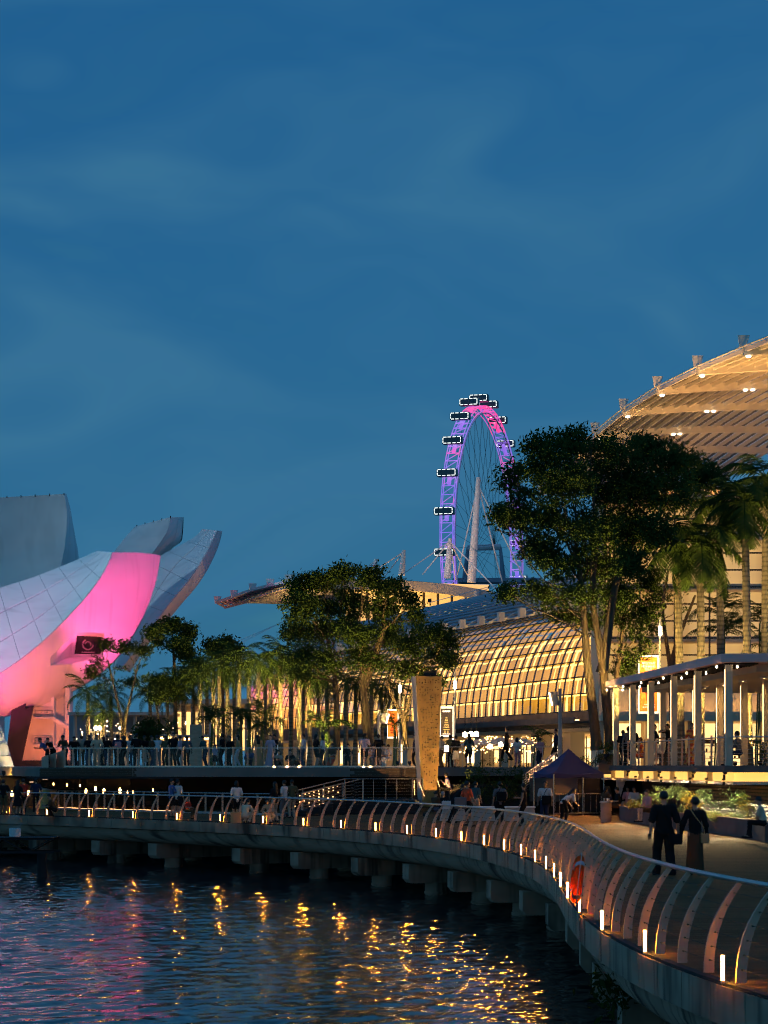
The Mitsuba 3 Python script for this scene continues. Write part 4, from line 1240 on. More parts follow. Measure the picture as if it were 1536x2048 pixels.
# planter in front of the pavilion
PL = thing('concrete_planter', 'long curved concrete planter full of lit shrubs on the promenade', 'planter')
pp_ = [G(x, y, ZD) for x, y in ((1239, 1640), (1262, 1645), (1300, 1651), (1342, 1657), (1384, 1661), (1430, 1667), (1470, 1673), (1505, 1679), (1530, 1686))]
for i in range(len(pp_) - 1):
    p, q = pp_[i], pp_[i + 1]
    d = unit(q - p)
    n = np.array([-d[1], d[0], 0])
    if n[0] < 0:
        n = -n
    e = d * .008
    part(PL, 'panel', MB().add([p + e, q - e, q - e + n * .22, p + e + n * .22] + [x + np.array([0, 0, .62]) for x in (p + e, q - e, q - e + n * .22, p + e + n * .22)], [[3, 2, 1, 0], [4, 5, 6, 7], [0, 1, 5, 4], [1, 2, 6, 5], [2, 3, 7, 6], [3, 0, 4, 7]]), 'm_concrete')
soil = sg.Polygon([(p[0] + .15, p[1]) for p in pp_] + [(p[0] + 2.4, p[1] + .4) for p in pp_[::-1]])
part(PL, 'soil', MB().prism(soil, .05, frame((0, 0, ZD + .5), (1, 0, 0), (0, 1, 0), (0, 0, 1))), 'm_wood')

# ------------------------------------------------------------------ signs, lamp posts, umbrellas, globe, gangway
def banner(px0, px1, py0, py1, Y, label, paint, pole, glow_=(.75, .13, .012)):
    k = thing('poster_stand', label, 'poster')
    a0, a1 = P(px0, py1, Y), P(px1, py0, Y)
    part(k, 'panel', MB().span(a0 + (.06, .02, .12), a1 + (-.06, .06, -.12)), paint, emit=glow_, w=.3)
    fr = MB()
    for x0, z0, x1, z1 in ((a0[0], a0[2], a1[0], a0[2] + .1), (a0[0], a1[2] - .1, a1[0], a1[2]), (a0[0], a0[2] + .1, a0[0] + .05, a1[2] - .1), (a1[0] - .05, a0[2] + .1, a1[0], a1[2] - .1)):
        fr.span((x0, Y, z0), (x1, Y + .12, z1))
    part(k, 'light_frame', fr, 'm_lamp', emit=(.85, .66, .42), w=.3)
    part(k, 'pole', MB().tube([(a1[0] + .08, Y + .1, ZP), (a1[0] + .08, Y + .1, a1[2] + (1.9 if pole else .1))], .06, 8), 'm_offwhite', 40)
    if pole:
        part(k, 'lamp', MB().box((a1[0] + .08, Y - .02, a1[2] + 1.2), (.16, .2, .42)), 'm_lamp', emit=(7, 5.4, 3.4), w=.5)
    return k, a0, a1


def print_on(k, name, mesh, m, label=None):
    part(k, name, mesh, m, label=label, emit={'m_white': (.75, .5, .3), 'm_posterdeep': (.18, .02, .004), 'm_postergold': (.5, .27, .06)}[m], w=0.0)


mat('m_posterorange', (.80, .17, .02), .6)
mat('m_posterdeep', (.35, .05, .015), .6)
mat('m_postergold', (.70, .45, .14), .6)
k, a0, a1 = banner(1277, 1317, 1310, 1427, 104, 'tall orange welcome banner with white lettering on a lamp pole behind the pavilion', 'm_posterorange', True)
xc, wd_ = (a0[0] + a1[0]) / 2, a1[0] - a0[0]
for t, z, h in (('WELCOME', -.46, .115), ('TRAIL', -.78, .115)):
    tm = meshkit.text_mesh(t, h, .006, True)
    v = np.asarray(tm.vertices)
    v = v - [(v[:, 0].max() + v[:, 0].min()) / 2, 0, 0]
    print_on(k, 'lettering', (np.stack([xc + v[:, 0] * .82, a0[1] + .012 - v[:, 2], a1[2] + z + v[:, 1]], 1), tm.faces), 'm_white')
mb = MB()
for i in range(9):
    mb.box((xc - .32 + .08 * i, a0[1] + .01, a1[2] - .57), (.035 + .02 * (i % 2), .008, .10))
for i in range(7):
    mb.box((xc - .25 + .09 * i, a0[1] + .01, a0[2] + .32), (.06, .008, .05))
mb.box((xc + .05, a0[1] + .01, a0[2] + .45), (.55, .008, .035))
print_on(k, 'lettering', mb, 'm_white', 'rows of small white letters too far off to read')
mb = MB().box((xc - .1, a0[1] + .012, a1[2] - 1.75), (.7, .006, .28)).box((xc + .05, a0[1] + .009, a1[2] - 2.05), (.35, .006, .4))
print_on(k, 'picture', mb, 'm_posterdeep')
k, a0, a1 = banner(774, 797, 1418, 1477, 124, 'narrow orange poster with a white lit frame behind the balustrade', 'm_posterorange', True)
xc = (a0[0] + a1[0]) / 2
mb = MB()
for i in range(7):
    mb.box((xc + .18 * (r7.random() - .5), a0[1] + .01, a0[2] + .35 + .14 * i), (.12 + .2 * r7.random(), .008, .09))
print_on(k, 'picture', mb, 'm_posterdeep')
k, a0, a1 = banner(880, 907, 1413, 1474, 116, 'dark poster with a golden tiered tree in a bright frame right of the totem', 'm_black', True, (.05, .025, .012))
xc = (a0[0] + a1[0]) / 2 - .02
mb = MB()
for i in range(8):
    mb.box((xc, a0[1] + .01, a0[2] + .42 + .095 * i), (.36 - .035 * i, .008, .035))
mb.box((xc - .08, a0[1] + .01, a0[2] + .28), (.06, .008, .14)).box((xc + .08, a0[1] + .01, a0[2] + .28), (.06, .008, .14))
print_on(k, 'picture', mb, 'm_postergold')
mb = MB().box((xc, a0[1] + .01, a1[2] - .26), (.42, .008, .10)).box((xc, a0[1] + .01, a0[2] + .17), (.44, .008, .045))
print_on(k, 'lettering', mb, 'm_white', 'white lines of lettering too far off to read')

def lamp_post(px, py0, py1, Y, label, flip=1):
    k = thing('lamp_post', label, 'lamp post')
    a, b_ = P(px + 10 * flip, py1, Y), P(px - 10 * flip, py0, Y)
    x = a[0]
    part(k, 'pole', MB().tube([(x, Y, ZP), (x, Y, b_[2] + .1)], [.12, .09], 10), 'm_offwhite', 40)
    lo, hi = np.array([x - .75 * flip, Y - .25, b_[2] - .95]), np.array([x - .45 * flip, Y + .1, b_[2]])
    q = [P(px - 11 * flip, py0 + 4, Y - .2), P(px + 4 * flip, py0 + 2, Y - .2), P(px + 6 * flip, py1, Y - .1), P(px - 5 * flip, py1, Y - .1)]
    part(k, 'reflector', m3.Manifold.hull_points(np.array(q + [z + np.array([.05, .22, 0]) for z in q], np.float32)), 'm_offwhite')
    part(k, 'arm', MB().beam((x, Y, b_[2] - .12), (x - .5 * flip, Y - .1, b_[2] - .12), .1, .1), 'm_steel')
    part(k, 'lens', MB().beam(q[0] - (0.02, .03, 0), q[3] - (0.02, .03, 0), .05, .07), 'm_lamp', emit=(2.2, 1.6, .9), w=.3)
    return k


lamp_post(1110, 1381, 1411, 112, 'tall lamp post with an angled reflector box before the golden glass front')
lamp_post(768, 1424, 1447, 118, 'lamp post with a dark angled reflector box among the palm trunks', -1)
for i, (px, py, Y, w) in enumerate(((965, 1481, 135, 1.5), (1002, 1479, 133, 1.4), (1040, 1480, 134, 1.5))):
    k = thing('parasol', ['cream cafe parasol nearest the totem', 'cream cafe parasol in the middle of the cafe', 'cream cafe parasol nearest the steps'][i], 'parasol')
    q = P(px, py, Y)
    part(k, 'canopy', MB().lathe(q, [(w, -.34), (w, -.30), (.75 * w, -.12), (.3 * w, .05), (.02, .14)], 8), 'm_offwhite')
    part(k, 'pole', MB().tube([(q[0], q[1], ZP), q], .04, 6), 'm_wood')
mb = MB()
for i in range(170):
    bulb(P(905 + 175 * r7.random() ** .8, 1472 + 34 * r7.random(), 131 + 5 * r7.random()), .03 + .035 * r7.random() ** 2)
one('cafe_fairy_lights', mb, 'm_lamp', 'clusters of tiny warm bulbs over the cafe terrace behind the dark shrub', 'string lights', kind='stuff', emit=(6, 3.0, .9), w=.4)
mb = MB()
for i in range(80):
    bulb(P(150 + 270 * r7.random(), 1440 + 55 * r7.random(), 150 + 20 * r7.random()), .035 + .05 * r7.random() ** 2)
one('garden_fairy_lights', mb, 'm_lamp', 'scattered tiny bulbs among the trees before the museum', 'string lights', kind='stuff', emit=(5, 3.4, 1.8), w=.4)
for i, (px, py) in enumerate(((930, 1469), (942, 1468), (953, 1468), (893, 1497), (980, 1493), (1002, 1489))):
    q = P(px, py, 129 if i != 3 else 112)
    k = thing('cafe_lamp', ['hanging cafe lamp left of the row of three', 'hanging cafe lamp in the row of three', 'hanging cafe lamp right of the row of three', 'bright white lamp on a thin pole beside the totem', 'lamp on the cafe terrace, left of two', 'lamp on the cafe terrace, right of two'][i], 'lamp')
    part(k, 'shade', MB().lathe(q, [(.02, -.16), (.13, -.15), (.13, .12), (.04, .16)], 8), 'm_lamp', emit=(11, 7.5, 3.8) if i != 3 else (14, 11, 7), w=.35)
    part(k, 'rod', MB().tube([q + (0, 0, .16), q + (0, 0, 1.3)] if i < 3 else [(q[0], q[1], ZP), q - (0, 0, .15)], .02, 5), 'm_dark')
for i, (px, py) in enumerate(((192, 1456), (199, 1456), (242, 1456))):
    q = P(px, py, 150)
    k = thing('globe_lamp', ['left twin globe lamp before the museum', 'right twin globe lamp before the museum', 'single globe lamp beside the slim tree'][i], 'lamp')
    part(k, 'globe', MB().lathe(q, [(.01, -.16), (.12, -.1), (.16, 0), (.12, .1), (.01, .16)], 10), 'm_lamp', emit=(30, 20, 9), w=.5)
    part(k, 'pole', MB().tube([(q[0], q[1], ZP), q - (0, 0, .15)], .04, 6), 'm_dark')
for i, (x0, x1, y0, y1, Y) in enumerate(((186, 203, 1466, 1500, 152), (234, 252, 1468, 1500, 152), (400, 422, 1474, 1505, 132), (360, 384, 1475, 1505, 132), (305, 345, 1473, 1500, 140))):
    k = thing('kiosk', ['small lit kiosk under the twin globe lamps', 'small lit kiosk beside the slim tree', 'small white portal right of the brown pillar', 'small white portal left of the brown pillar', 'low white kiosk behind the crowd'][i], 'kiosk')
    p, q = P(x0, y1, Y), P(x1, y0, Y)
    part(k, 'roof', MB().span((p[0] - .2, Y - .4, q[2]), (q[0] + .2, Y + 2, q[2] + .15)), 'm_offwhite')
    for x in (p[0], q[0] - .12):
        part(k, 'post', MB().span((x, Y - .2, ZP), (x + .12, Y, q[2] - .003)), 'm_offwhite')
    part(k, 'back', MB().span((p[0], Y + 1.6, ZP), (q[0], Y + 1.7, q[2] - .01)), 'm_warmwall')
    part(k, 'light', MB().span((p[0] + .2, Y + .6, q[2] - .12), (q[0] - .2, Y + .9, q[2] - .06)), 'm_lamp', emit=(16, 9, 3), w=.4)
one('plaza_pillar', MB().span(P(380, 1545, 128), P(404, 1449, 128) + np.array([0, .7, 0])), 'm_brushed', 'plain square brown pillar behind the crowd', 'pillar')
k = thing('entrance_roof', 'flat white entrance roof far behind the slim trees', 'canopy')
part(k, 'roof', MB().span(P(135, 1430, 190), P(345, 1424, 190) + np.array([0, 8, 0])), 'm_offwhite')
part(k, 'wall', MB().span(P(138, 1500, 196), P(350, 1431, 196) + np.array([0, .5, 0])), 'm_slate')
for x in (150, 210, 270, 335):
    part(k, 'column', MB().tube([(P(x, 0, 191)[0], 191, ZP), P(x, 1430, 191)], .18, 8), 'm_offwhite')

k = thing('lit_arcade', 'warmly lit arcade with pale columns far behind the palm grove', 'arcade')
part(k, 'wall', MB().span(P(340, 1502, 197), P(500, 1405, 197) + np.array([0, .5, 0])), 'm_warmwall')
part(k, 'roof', MB().span(P(336, 1407, 190), P(505, 1398, 190) + np.array([0, 9, 0])), 'm_offwhite')
for i, px in enumerate(range(350, 500, 18)):
    part(k, 'column', MB().tube([(P(px, 0, 191.5)[0], 191.5, ZP), P(px, 1407, 191.5)], .22, 8), 'm_offwhite', 40)
    part(k, 'lit_window', MB().span(P(px + 4, 1500, 196.9), P(px + 15, 1424, 196.9) + np.array([0, .05, 0])), 'm_lamp', emit=np.array((.75, .42, .12)) * (.6 + .7 * r7.random()), w=.1)
GL = thing('snow_globe_lamp', 'clear glass globe on a white drum standing on the dark gangway', 'globe')
q = P(30, 1673, 86)
part(GL, 'drum', MB().lathe(q, [(.01, 0), (.24, 0), (.24, .15), (.235, .155), (.235, .17), (.24, .175), (.24, .33), (.01, .33)], 20), 'm_white', 30)
th2 = np.linspace(-1.2, 1.57, 14)
part(GL, 'globe', MB().lathe(q + (0, 0, .59), [(max(.01, .28 * math.cos(x)), .28 * math.sin(x)) for x in th2], 24), 'm_glass', True)
GW = thing('gangway', 'dark steel truss gangway under the promenade edge at the far left', 'gangway')
z0, z1 = q[2] - .02, q[2] - .62
for yy in (85.2, 86.8):
    for z in (z0 - .05, z1):
        part(GW, 'chord', MB().beam((-24, yy, z), (-13.4, yy, z), .08, .08), 'm_dark')
    for i in range(10):
        x = -23.5 + i
        part(GW, 'brace', MB().beam((x, yy, z1 if i % 2 else z0 - .05), (x + 1, yy, z0 - .05 if i % 2 else z1), .05, .05), 'm_dark')
part(GW, 'deck', MB().span((-24, 85.1, z0 - .01), (-13.4, 86.9, z0)), 'm_dark')
for x in (-22, -14):
    part(GW, 'pile', MB().tube([(x, 86, -1), (x, 86, z1)], .2, 8), 'm_dark')
# ------------------------------------------------------------------ vegetation
def leaves(P0, size, r, droop=.3, asp=.42):
    """one rhombic leaf at each point"""
    n = len(P0)
    d = r.normal(size=(n, 3))
    d[:, 2] -= droop
    d /= np.linalg.norm(d, axis=1, keepdims=True)
    s = np.cross(d, r.normal(size=(n, 3)))
    s /= np.linalg.norm(s, axis=1, keepdims=True)
    L = size * (.6 + .8 * r.random((n, 1)))
    v = np.stack([P0 - d * L * .5, P0 + s * L * asp * .5, P0 + d * L * .5, P0 - s * L * asp * .5], 1)
    i = np.arange(n)[:, None] * 4
    f = np.vstack([i + [[0, 1, 2]], i + [[0, 2, 3]]])
    return v.reshape(-1, 3), f


def fill(c, rad, n, r, per=11, spread=.16, gap=.40, seed=0):
    """points of leaf sprigs through an ellipsoid, denser towards its skin, with gaps"""
    d = r.normal(size=(n, 3))
    d /= np.linalg.norm(d, axis=1, keepdims=True)
    q = c + d * rad * (r.random((n, 1)) ** .55) * (1 + .22 * (r.random((n, 1)) - .35))
    keep = meshkit.noise(q * 1.15, seed) > gap
    q = q[keep]
    q = np.repeat(q, per, 0)
    return q + r.normal(size=q.shape) * spread * np.array([1, 1, .62])


def bez(p, q, sag, n=7, r=None):
    t = np.linspace(0, 1, n)[:, None]
    m = (p + q) / 2 + sag
    o = (1 - t) ** 2 * p + 2 * t * (1 - t) * m + t ** 2 * q
    if r is not None:
        o[1:-1] += r.normal(size=(n - 2, 3)) * np.linalg.norm(q - p) * .022
    return o


def broadleaf(name, label, trunks, clumps, Y, leaf=.20, dens=1.0, m='m_leaf', group=None, depth=2.4, seed=1, tr=.24, gap=.33, forks=True):
    r = np.random.default_rng(seed)
    k = thing(name, label, 'tree', group)
    s = Y / F
    mb = MB()
    tips = []
    for tk in trunks:
        pts_ = np.array([P(a, b_, Y) for a, b_ in tk])
        t = np.linspace(0, 1, len(pts_))
        sp = np.array([np.interp(np.linspace(0, 1, 14), t, pts_[:, c]) for c in range(3)]).T
        sp[1:-1] = (sp[:-2] + sp[1:-1] * 2 + sp[2:]) / 4
        sp[:, 1] += np.linspace(0, .8, 14) * (r.random() - .5)
        mb.tube(sp, np.interp(np.linspace(0, 1, 14), [0, .06, .5, 1], [1.3, 1, .75, .45]) * tr, 9)
        tips.append(sp)
    crown = []
    for i, (px, py, rx, rz) in enumerate(clumps):
        dy = (r.random() - .5) * 2 * depth
        c = P(px, py, Y + dy)
        rad = np.array([rx * s, max(rx * s * .8, .5), rz * s])
        n = int(dens * 62 * (rad[0] * rad[1] * rad[2]) ** (2 / 3) * 2.6) + 12
        crown.append(fill(c, rad, n, r, spread=leaf * .95, gap=gap, seed=seed))
        tk = tips[int(np.argmin([np.abs(sp[-4:, 0] - c[0]).min() + .3 * np.abs(sp[-4:, 2] - c[2]).min() for sp in tips]))]
        low = tk[-1] if not forks else tk[min(13, 9 + int(r.random() * 5))]
        if c[2] < low[2] - .3:
            low = tk[8]
        w = tr * (.16 + .16 * r.random())
        pth = bez(low, c - (0, 0, rad[2] * .25), np.array([(r.random() - .5) * .8, 0, .25 * np.linalg.norm(c - low) * (.2 if c[2] > low[2] else 1)]), 8, r)
        mb.tube(pth, np.linspace(w, w * .3, 8), 6)
        for j in range(3):
            e = c + r.normal(size=3) * rad * .55
            mb.tube(bez(pth[4 + j], e, np.array([0, 0, .15]), 5, r), np.linspace(w * .4, .012, 5), 5)
    part(k, 'trunk', mb, 'm_bark', 50)
    v, f = leaves(np.vstack(crown), leaf, r)
    part(k, 'crown', (v, f), m)
    return k


# the large tree in front of the great canopy
T1 = [(1090, 905, 55, 40), (1140, 885, 45, 34), (1185, 878, 38, 26), (1230, 900, 60, 40), (1300, 902, 58, 34), (1355, 920, 50, 34), (1408, 948, 42, 32), (1050, 960, 55, 45), (1120, 960, 70, 52),
      (1200, 970, 75, 52), (1280, 975, 70, 52), (1350, 985, 55, 45), (1030, 1028, 45, 40), (1100, 1040, 65, 48), (1180, 1060, 75, 52), (1260, 1060, 65, 50), (1315, 1060, 42, 38), (1075, 1100, 40, 38),
      (1125, 1120, 56, 40), (1200, 1130, 62, 42), (1262, 1130, 46, 36), (1018, 1188, 30, 24), (1085, 1180, 42, 28), (1165, 1190, 45, 28), (1235, 1190, 42, 32), (1000, 1030, 22, 22)]
broadleaf('broadleaf_tree', 'largest dark broadleaf tree with two trunks in front of the louvred canopy', [[(1194, 1500), (1186, 1420), (1176, 1345), (1170, 1280), (1166, 1200), (1150, 1090)], [(1223, 1500), (1214, 1420), (1208, 1345), (1196, 1270), (1182, 1190), (1195, 1060)],
          [(1205, 1345), (1218, 1250), (1232, 1160), (1280, 1060)]], T1, 100, .21, 1.15, 'm_leafdark', seed=11, tr=.25)
broadleaf('broadleaf_tree', 'lit yellow green lower boughs tree standing just behind the largest tree', [[(1222, 1495), (1226, 1400), (1240, 1300), (1250, 1200)]],
          [(1130, 1232, 34, 16), (1180, 1240, 30, 20), (1240, 1245, 40, 30), (1285, 1225, 36, 38), (1270, 1290, 34, 30), (1250, 1335, 28, 26), (1105, 1215, 30, 18), (1295, 1170, 30, 34), (1230, 1190, 36, 30)], 104, .20, 1.25, 'm_leaf', seed=12, tr=.16, gap=.46)
broadleaf('broadleaf_tree', 'slender forked tree with sparse lit leaves behind the pavilion roof', [[(1345, 1500), (1342, 1335), (1331, 1270), (1325, 1211), (1338, 1140)], [(1342, 1335), (1352, 1290), (1378, 1225), (1392, 1190)]],
          [(1310, 1190, 32, 34), (1325, 1240, 22, 24), (1355, 1170, 24, 28), (1300, 1250, 26, 24), (1370, 1205, 18, 20)], 107, .19, .5, 'm_leaf', seed=13, tr=.13, gap=.5)
# centre group
T2a = [(600, 1168, 32, 24), (640, 1155, 38, 26), (688, 1148, 36, 24), (600, 1215, 38, 32), (650, 1205, 42, 35), (590, 1262, 30, 28), (640, 1262, 42, 32), (608, 1312, 36, 28), (660, 1318, 32, 28), (602, 1346, 22, 16)]
T2b = [(735, 1152, 36, 24), (778, 1172, 36, 26), (708, 1205, 42, 32), (764, 1220, 42, 32), (815, 1205, 28, 24), (832, 1232, 22, 18), (718, 1265, 42, 32), (776, 1272, 36, 28), (720, 1316, 36, 26), (757, 1326, 26, 24), (690, 1258, 32, 28)]
T2c = [(860, 1266, 40, 20), (895, 1280, 26, 24), (822, 1292, 40, 26), (872, 1310, 36, 22), (902, 1322, 18, 18), (812, 1336, 34, 22), (850, 1350, 26, 14), (878, 1364, 16, 10)]
broadleaf('broadleaf_tree', 'dark broadleaf tree on the left of the centre group', [[(673, 1500), (674, 1430), (670, 1353), (655, 1280)]], T2a, 126, .23, 1.1, 'm_leafdark', 'centre trees', seed=21, tr=.22)
broadleaf('broadleaf_tree', 'dark broadleaf tree with the thickest trunk in the centre group', [[(737, 1500), (732, 1430), (724, 1360), (728, 1280)], [(726, 1370), (748, 1320), (770, 1250)]], T2b, 124, .23, 1.1, 'm_leafdark', 'centre trees', seed=22, tr=.30)
broadleaf('broadleaf_tree', 'leaning broadleaf tree on the right of the centre group above the totem', [[(812, 1500), (808, 1440), (788, 1400), (772, 1367), (790, 1320)], [(806, 1440), (822, 1390), (840, 1330)]], T2c, 118, .21, .95, 'm_leaf', 'centre trees', seed=23, tr=.15)
# left group
broadleaf('broadleaf_tree', 'round crowned tall dark tree before the right museum petal', [[(352, 1500), (350, 1400), (348, 1330), (345, 1285)]], [(310, 1262, 22, 16), (345, 1252, 28, 17), (374, 1266, 18, 16), (325, 1282, 25, 14), (360, 1290, 25, 16), (372, 1306, 20, 14)], 150, .27, 1.1, 'm_leafdark', seed=31, tr=.17)
broadleaf('broadleaf_tree', 'small round dark tree under the tip of the right museum petal', [[(448, 1500), (446, 1400), (445, 1330), (447, 1300)]], [(425, 1290, 18, 14), (450, 1287, 20, 14), (470, 1298, 13, 12), (432, 1308, 16, 10), (460, 1310, 14, 10)], 152, .27, 1.1, 'm_leafdark', seed=32, tr=.14)
broadleaf('broadleaf_tree', 'slim two stemmed tree with sparse leaves before the museum window', [[(247, 1500), (250, 1440), (260, 1400), (276, 1330)], [(246, 1500), (243, 1440), (232, 1390), (215, 1320)]],
          [(215, 1290, 18, 12), (250, 1295, 24, 13), (286, 1302, 20, 15), (192, 1326, 18, 13), (230, 1332, 22, 13), (272, 1330, 22, 13), (204, 1368, 20, 15), (258, 1362, 20, 12), (185, 1345, 12, 10)], 146, .24, .75, 'm_leaf', seed=33, tr=.13, gap=.48)
broadleaf('broadleaf_tree', 'low dark tree between the slim tree and the palms', [[(318, 1500), (318, 1440), (312, 1400)]], [(290, 1368, 26, 15), (325, 1362, 30, 16), (350, 1385, 26, 18), (312, 1392, 24, 14), (372, 1350, 26, 20), (395, 1330, 28, 20)], 148, .26, 1.1, 'm_leafdark', seed=34, tr=.12)
broadleaf('broadleaf_tree', 'small round lit bush tree behind the crowd at the left', [[(297, 1505), (297, 1480), (296, 1460)]], [(297, 1450, 20, 15), (285, 1466, 16, 12), (308, 1468, 17, 13), (296, 1480, 20, 12)], 132, .22, .9, 'm_leaf', seed=35, tr=.08)


# palms
def frond_mesh(L, pairs, r, curl=1.5, e0=.7):
    mb = MB()
    t = np.linspace(0, 1, 12)
    ang = e0 - curl * t ** 1.3
    dx, dz = np.cos(ang), np.sin(ang)
    x = np.concatenate([[0], np.cumsum((dx[1:] + dx[:-1]) / 2)]) * L / 11
    z = np.concatenate([[0], np.cumsum((dz[1:] + dz[:-1]) / 2)]) * L / 11
    mb.tube(np.stack([x, x * 0, z], 1), np.linspace(.035, .008, 12) * L / 2.4, 4)
    V_, F_ = [], []
    for i in range(pairs):
        u = .16 + .84 * (i + .5) / pairs
        c = np.array([np.interp(u, t, x), 0, np.interp(u, t, z)])
        a = np.interp(u, t, ang)
        fw = np.array([math.cos(a), 0, math.sin(a)])
        ll = L * .30 * (math.sin(math.pi * min(1, .18 + .8 * u)) ** .7) * (.8 + .4 * r.random())
        for sd in (-1, 1):
            d = unit(fw * .55 + np.array([0, sd * .9, -.12 - .38 * r.random()]))
            e = c + d * ll + np.array([0, 0, -.14 * ll])
            m_ = c + d * ll * .5
            w = fw * .028 * L / 2.4
            V_ += [c - w, c + w, m_ + w * 1.3, m_ - w * 1.3, e]
            k = len(V_) - 5
            F_ += [[k, k + 1, k + 2], [k, k + 2, k + 3], [k + 3, k + 2, k + 4]]
    mb.add(np.array(V_), np.array(F_))
    return mb


r9 = np.random.default_rng(19)
FR = [mikit.ply(frond_mesh(2.7, 30, r9, 1.35 + .35 * i, .75 - .1 * i).get(), 'm_palm') for i in range(4)]
FS = [mikit.ply(frond_mesh(2.1, 17, r9, 1.6 + .3 * i, .8 - .1 * i).get(), 'm_palm') for i in range(3)]


def palm(px, ptop, Y, label, group, big, seed, lean=0.0, nf=14, fs=1.0):
    r = np.random.default_rng(seed)
    k = thing('palm_tree', label, 'palm tree', group)
    top = P(px + lean, ptop, Y)
    base = np.array([P(px, 1500, Y)[0], Y, ZP])
    tr = .20 if big else .155
    t = np.linspace(0, 1, 12)
    pth = base * (1 - t[:, None]) + top * t[:, None] + np.array([1, 0, 0]) * (.1 * np.sin(t * 3.1) * (r.random() - .5))[:, None]
    part(k, 'trunk', MB().tube(pth, tr * np.interp(t, [0, .05, .3, .8, 1], [1.35, 1.1, 1.0, .92, .8]), 10), 'm_palmbark', 50)
    part(k, 'crownshaft', MB().tube([top, top + (0, 0, .5), top + (0, 0, 1.0 if big else .7)], [tr * .85, tr * .8, tr * .35], 8), 'm_shaft', 50)
    hub = top + (0, 0, .85 if big else .6)
    src = FR if big else FS
    for i in range(nf):
        az = 2.4 * i + r.random() * .5
        el = -56 + 106 * ((i + .5) / nf) ** .75 + 8 * (r.random() - .5)
        tw = T().translate(hub.tolist()).rotate([0, 0, 1], math.degrees(az)).rotate([0, 1, 0], -el + 20).scale(float(fs * (.85 + .3 * r.random())))
        part(k, 'frond', src[i % len(src)], 'm_palm', tw=tw)
    return k


side_ = ['leftmost', 'second', 'third', 'fourth', 'fifth']
for i, (px, py, Y, ln) in enumerate([(1362, 1118, 102.5, -8), (1400, 1122, 101.5, 0), (1442, 1030, 108, -4), (1497, 1042, 101, -7), (1532, 990, 106, 0)]):
    palm(px, py, Y, ['tall palm left of the pair behind the pavilion roof', 'tall palm right of the pair behind the pavilion roof', 'taller palm set back between the pair and the thick pale trunk', 'tall palm with a thick pale trunk near the right edge', 'tallest palm cut by the right edge of the picture'][i], None, True, 40 + i, ln, 16, 1.12)
mids = [(440, 1352, 128), (478, 1340, 129), (515, 1345, 127), (562, 1330, 128), (581, 1345, 131), (599, 1352, 128), (619, 1362, 130),
        (400, 1368, 140), (425, 1358, 141), (456, 1348, 143), (498, 1352, 139), (540, 1335, 141), (655, 1375, 140), (692, 1380, 138), (709, 1385, 142), (745, 1390, 139), (762, 1395, 141), (790, 1398, 140),
        (368, 1380, 155), (386, 1375, 157), (412, 1385, 156), (470, 1365, 158), (530, 1358, 157), (606, 1370, 158), (638, 1385, 156)]
DEEP = []
for i, (px, py, Y) in enumerate(mids):
    if py < 1366 and Y < 135:
        lab = 'slim palm in the front row of the grove behind the crowd, ' + ['leftmost', 'second from the left', 'third from the left', 'fourth from the left', 'fifth from the left', 'sixth from the left', 'rightmost'][i]
        palm(px, py, Y, lab, None, False, 60 + i, 2 * (i % 3 - 1), 13, 1.0)
    else:
        DEEP.append(px)
        palm(px, py, Y, f'slim palm deeper in the grove behind the crowd, {ORD[sorted(q[0] for q in mids if not (q[1] < 1366 and q[2] < 135)).index(px)]} from the left', 'palms deeper in the grove', False, 60 + i, 2 * (i % 3 - 1), 11, 1.0)
palm(176, 1405, 150, 'lone short palm at the left beside the museum wall', None, False, 99, 0, 13, 1.1)
palm(222, 1410, 156, 'short palm right of the lone one before the museum', None, False, 97, 0, 12, 1.0)
palm(300, 1405, 158, 'short palm behind the small round lit bush tree', None, False, 96, 0, 12, 1.0)
palm(335, 1395, 154, 'palm just left of the brown pillar', None, False, 95, 0, 12, 1.0)
palm(205, 1440, 150, 'very short palm under the twin globe lamps', None, False, 98, 0, 10, .8)


def areca(px, py, Y, label, seed, n=10, fs=.8):
    r = np.random.default_rng(seed)
    k = thing('bushy_palm', label, 'palm')
    base = np.array([P(px, 0, Y)[0], Y, ZP])
    hub = P(px, py, Y)
    mb = MB()
    for j in range(4):
        mb.tube([base + r.normal(size=3) * (.15, .15, 0), hub + r.normal(size=3) * .12], [.05, .03], 5)
    part(k, 'stem', mb, 'm_shaft')
    for i in range(n):
        tw = T().translate((hub + r.normal(size=3) * .12).tolist()).rotate([0, 0, 1], float(2.4 * i * 57.3 + 20 * r.random())).rotate([0, 1, 0], float(-55 + 75 * r.random())).scale(float(fs * (.8 + .4 * r.random())))
        part(k, 'frond', FS[i % 3], 'm_palm', tw=tw)


for i, (px, py, Y, l, f_) in enumerate([(425, 1445, 124, 'bright lit bushy palm left of the grove trunks', .8), (527, 1448, 124, 'bushy palm with dark drooping fronds among the grove trunks', .9), (650, 1462, 121, 'brightest yellow lit bushy palm behind two visitors', .95),
                                        (1447, 1268, 112, 'feathery small palm between the tall trunks, lower', .95), (1440, 1225, 114, 'feathery small palm between the tall trunks, upper', .9), (1522, 1240, 110, 'feathery palm at the right edge above the roof', .9), (1532, 1300, 109, 'low feathery palm at the right edge', .8),
                                        (500, 1462, 122, 'low bushy palm left of the woman in the long dress', .7), (480, 1440, 124, 'mid height bushy palm in the grove', .7), (790, 1450, 122, 'yellow lit bushy palm under the leaning tree', .7), (1076, 1475, 118, 'spiky lit potted palm by the cafe steps', .5), (335, 1462, 130, 'small lit fan palm left of the brown pillar', .5)]):
    areca(px, py, Y, l, 120 + i, 11, f_)


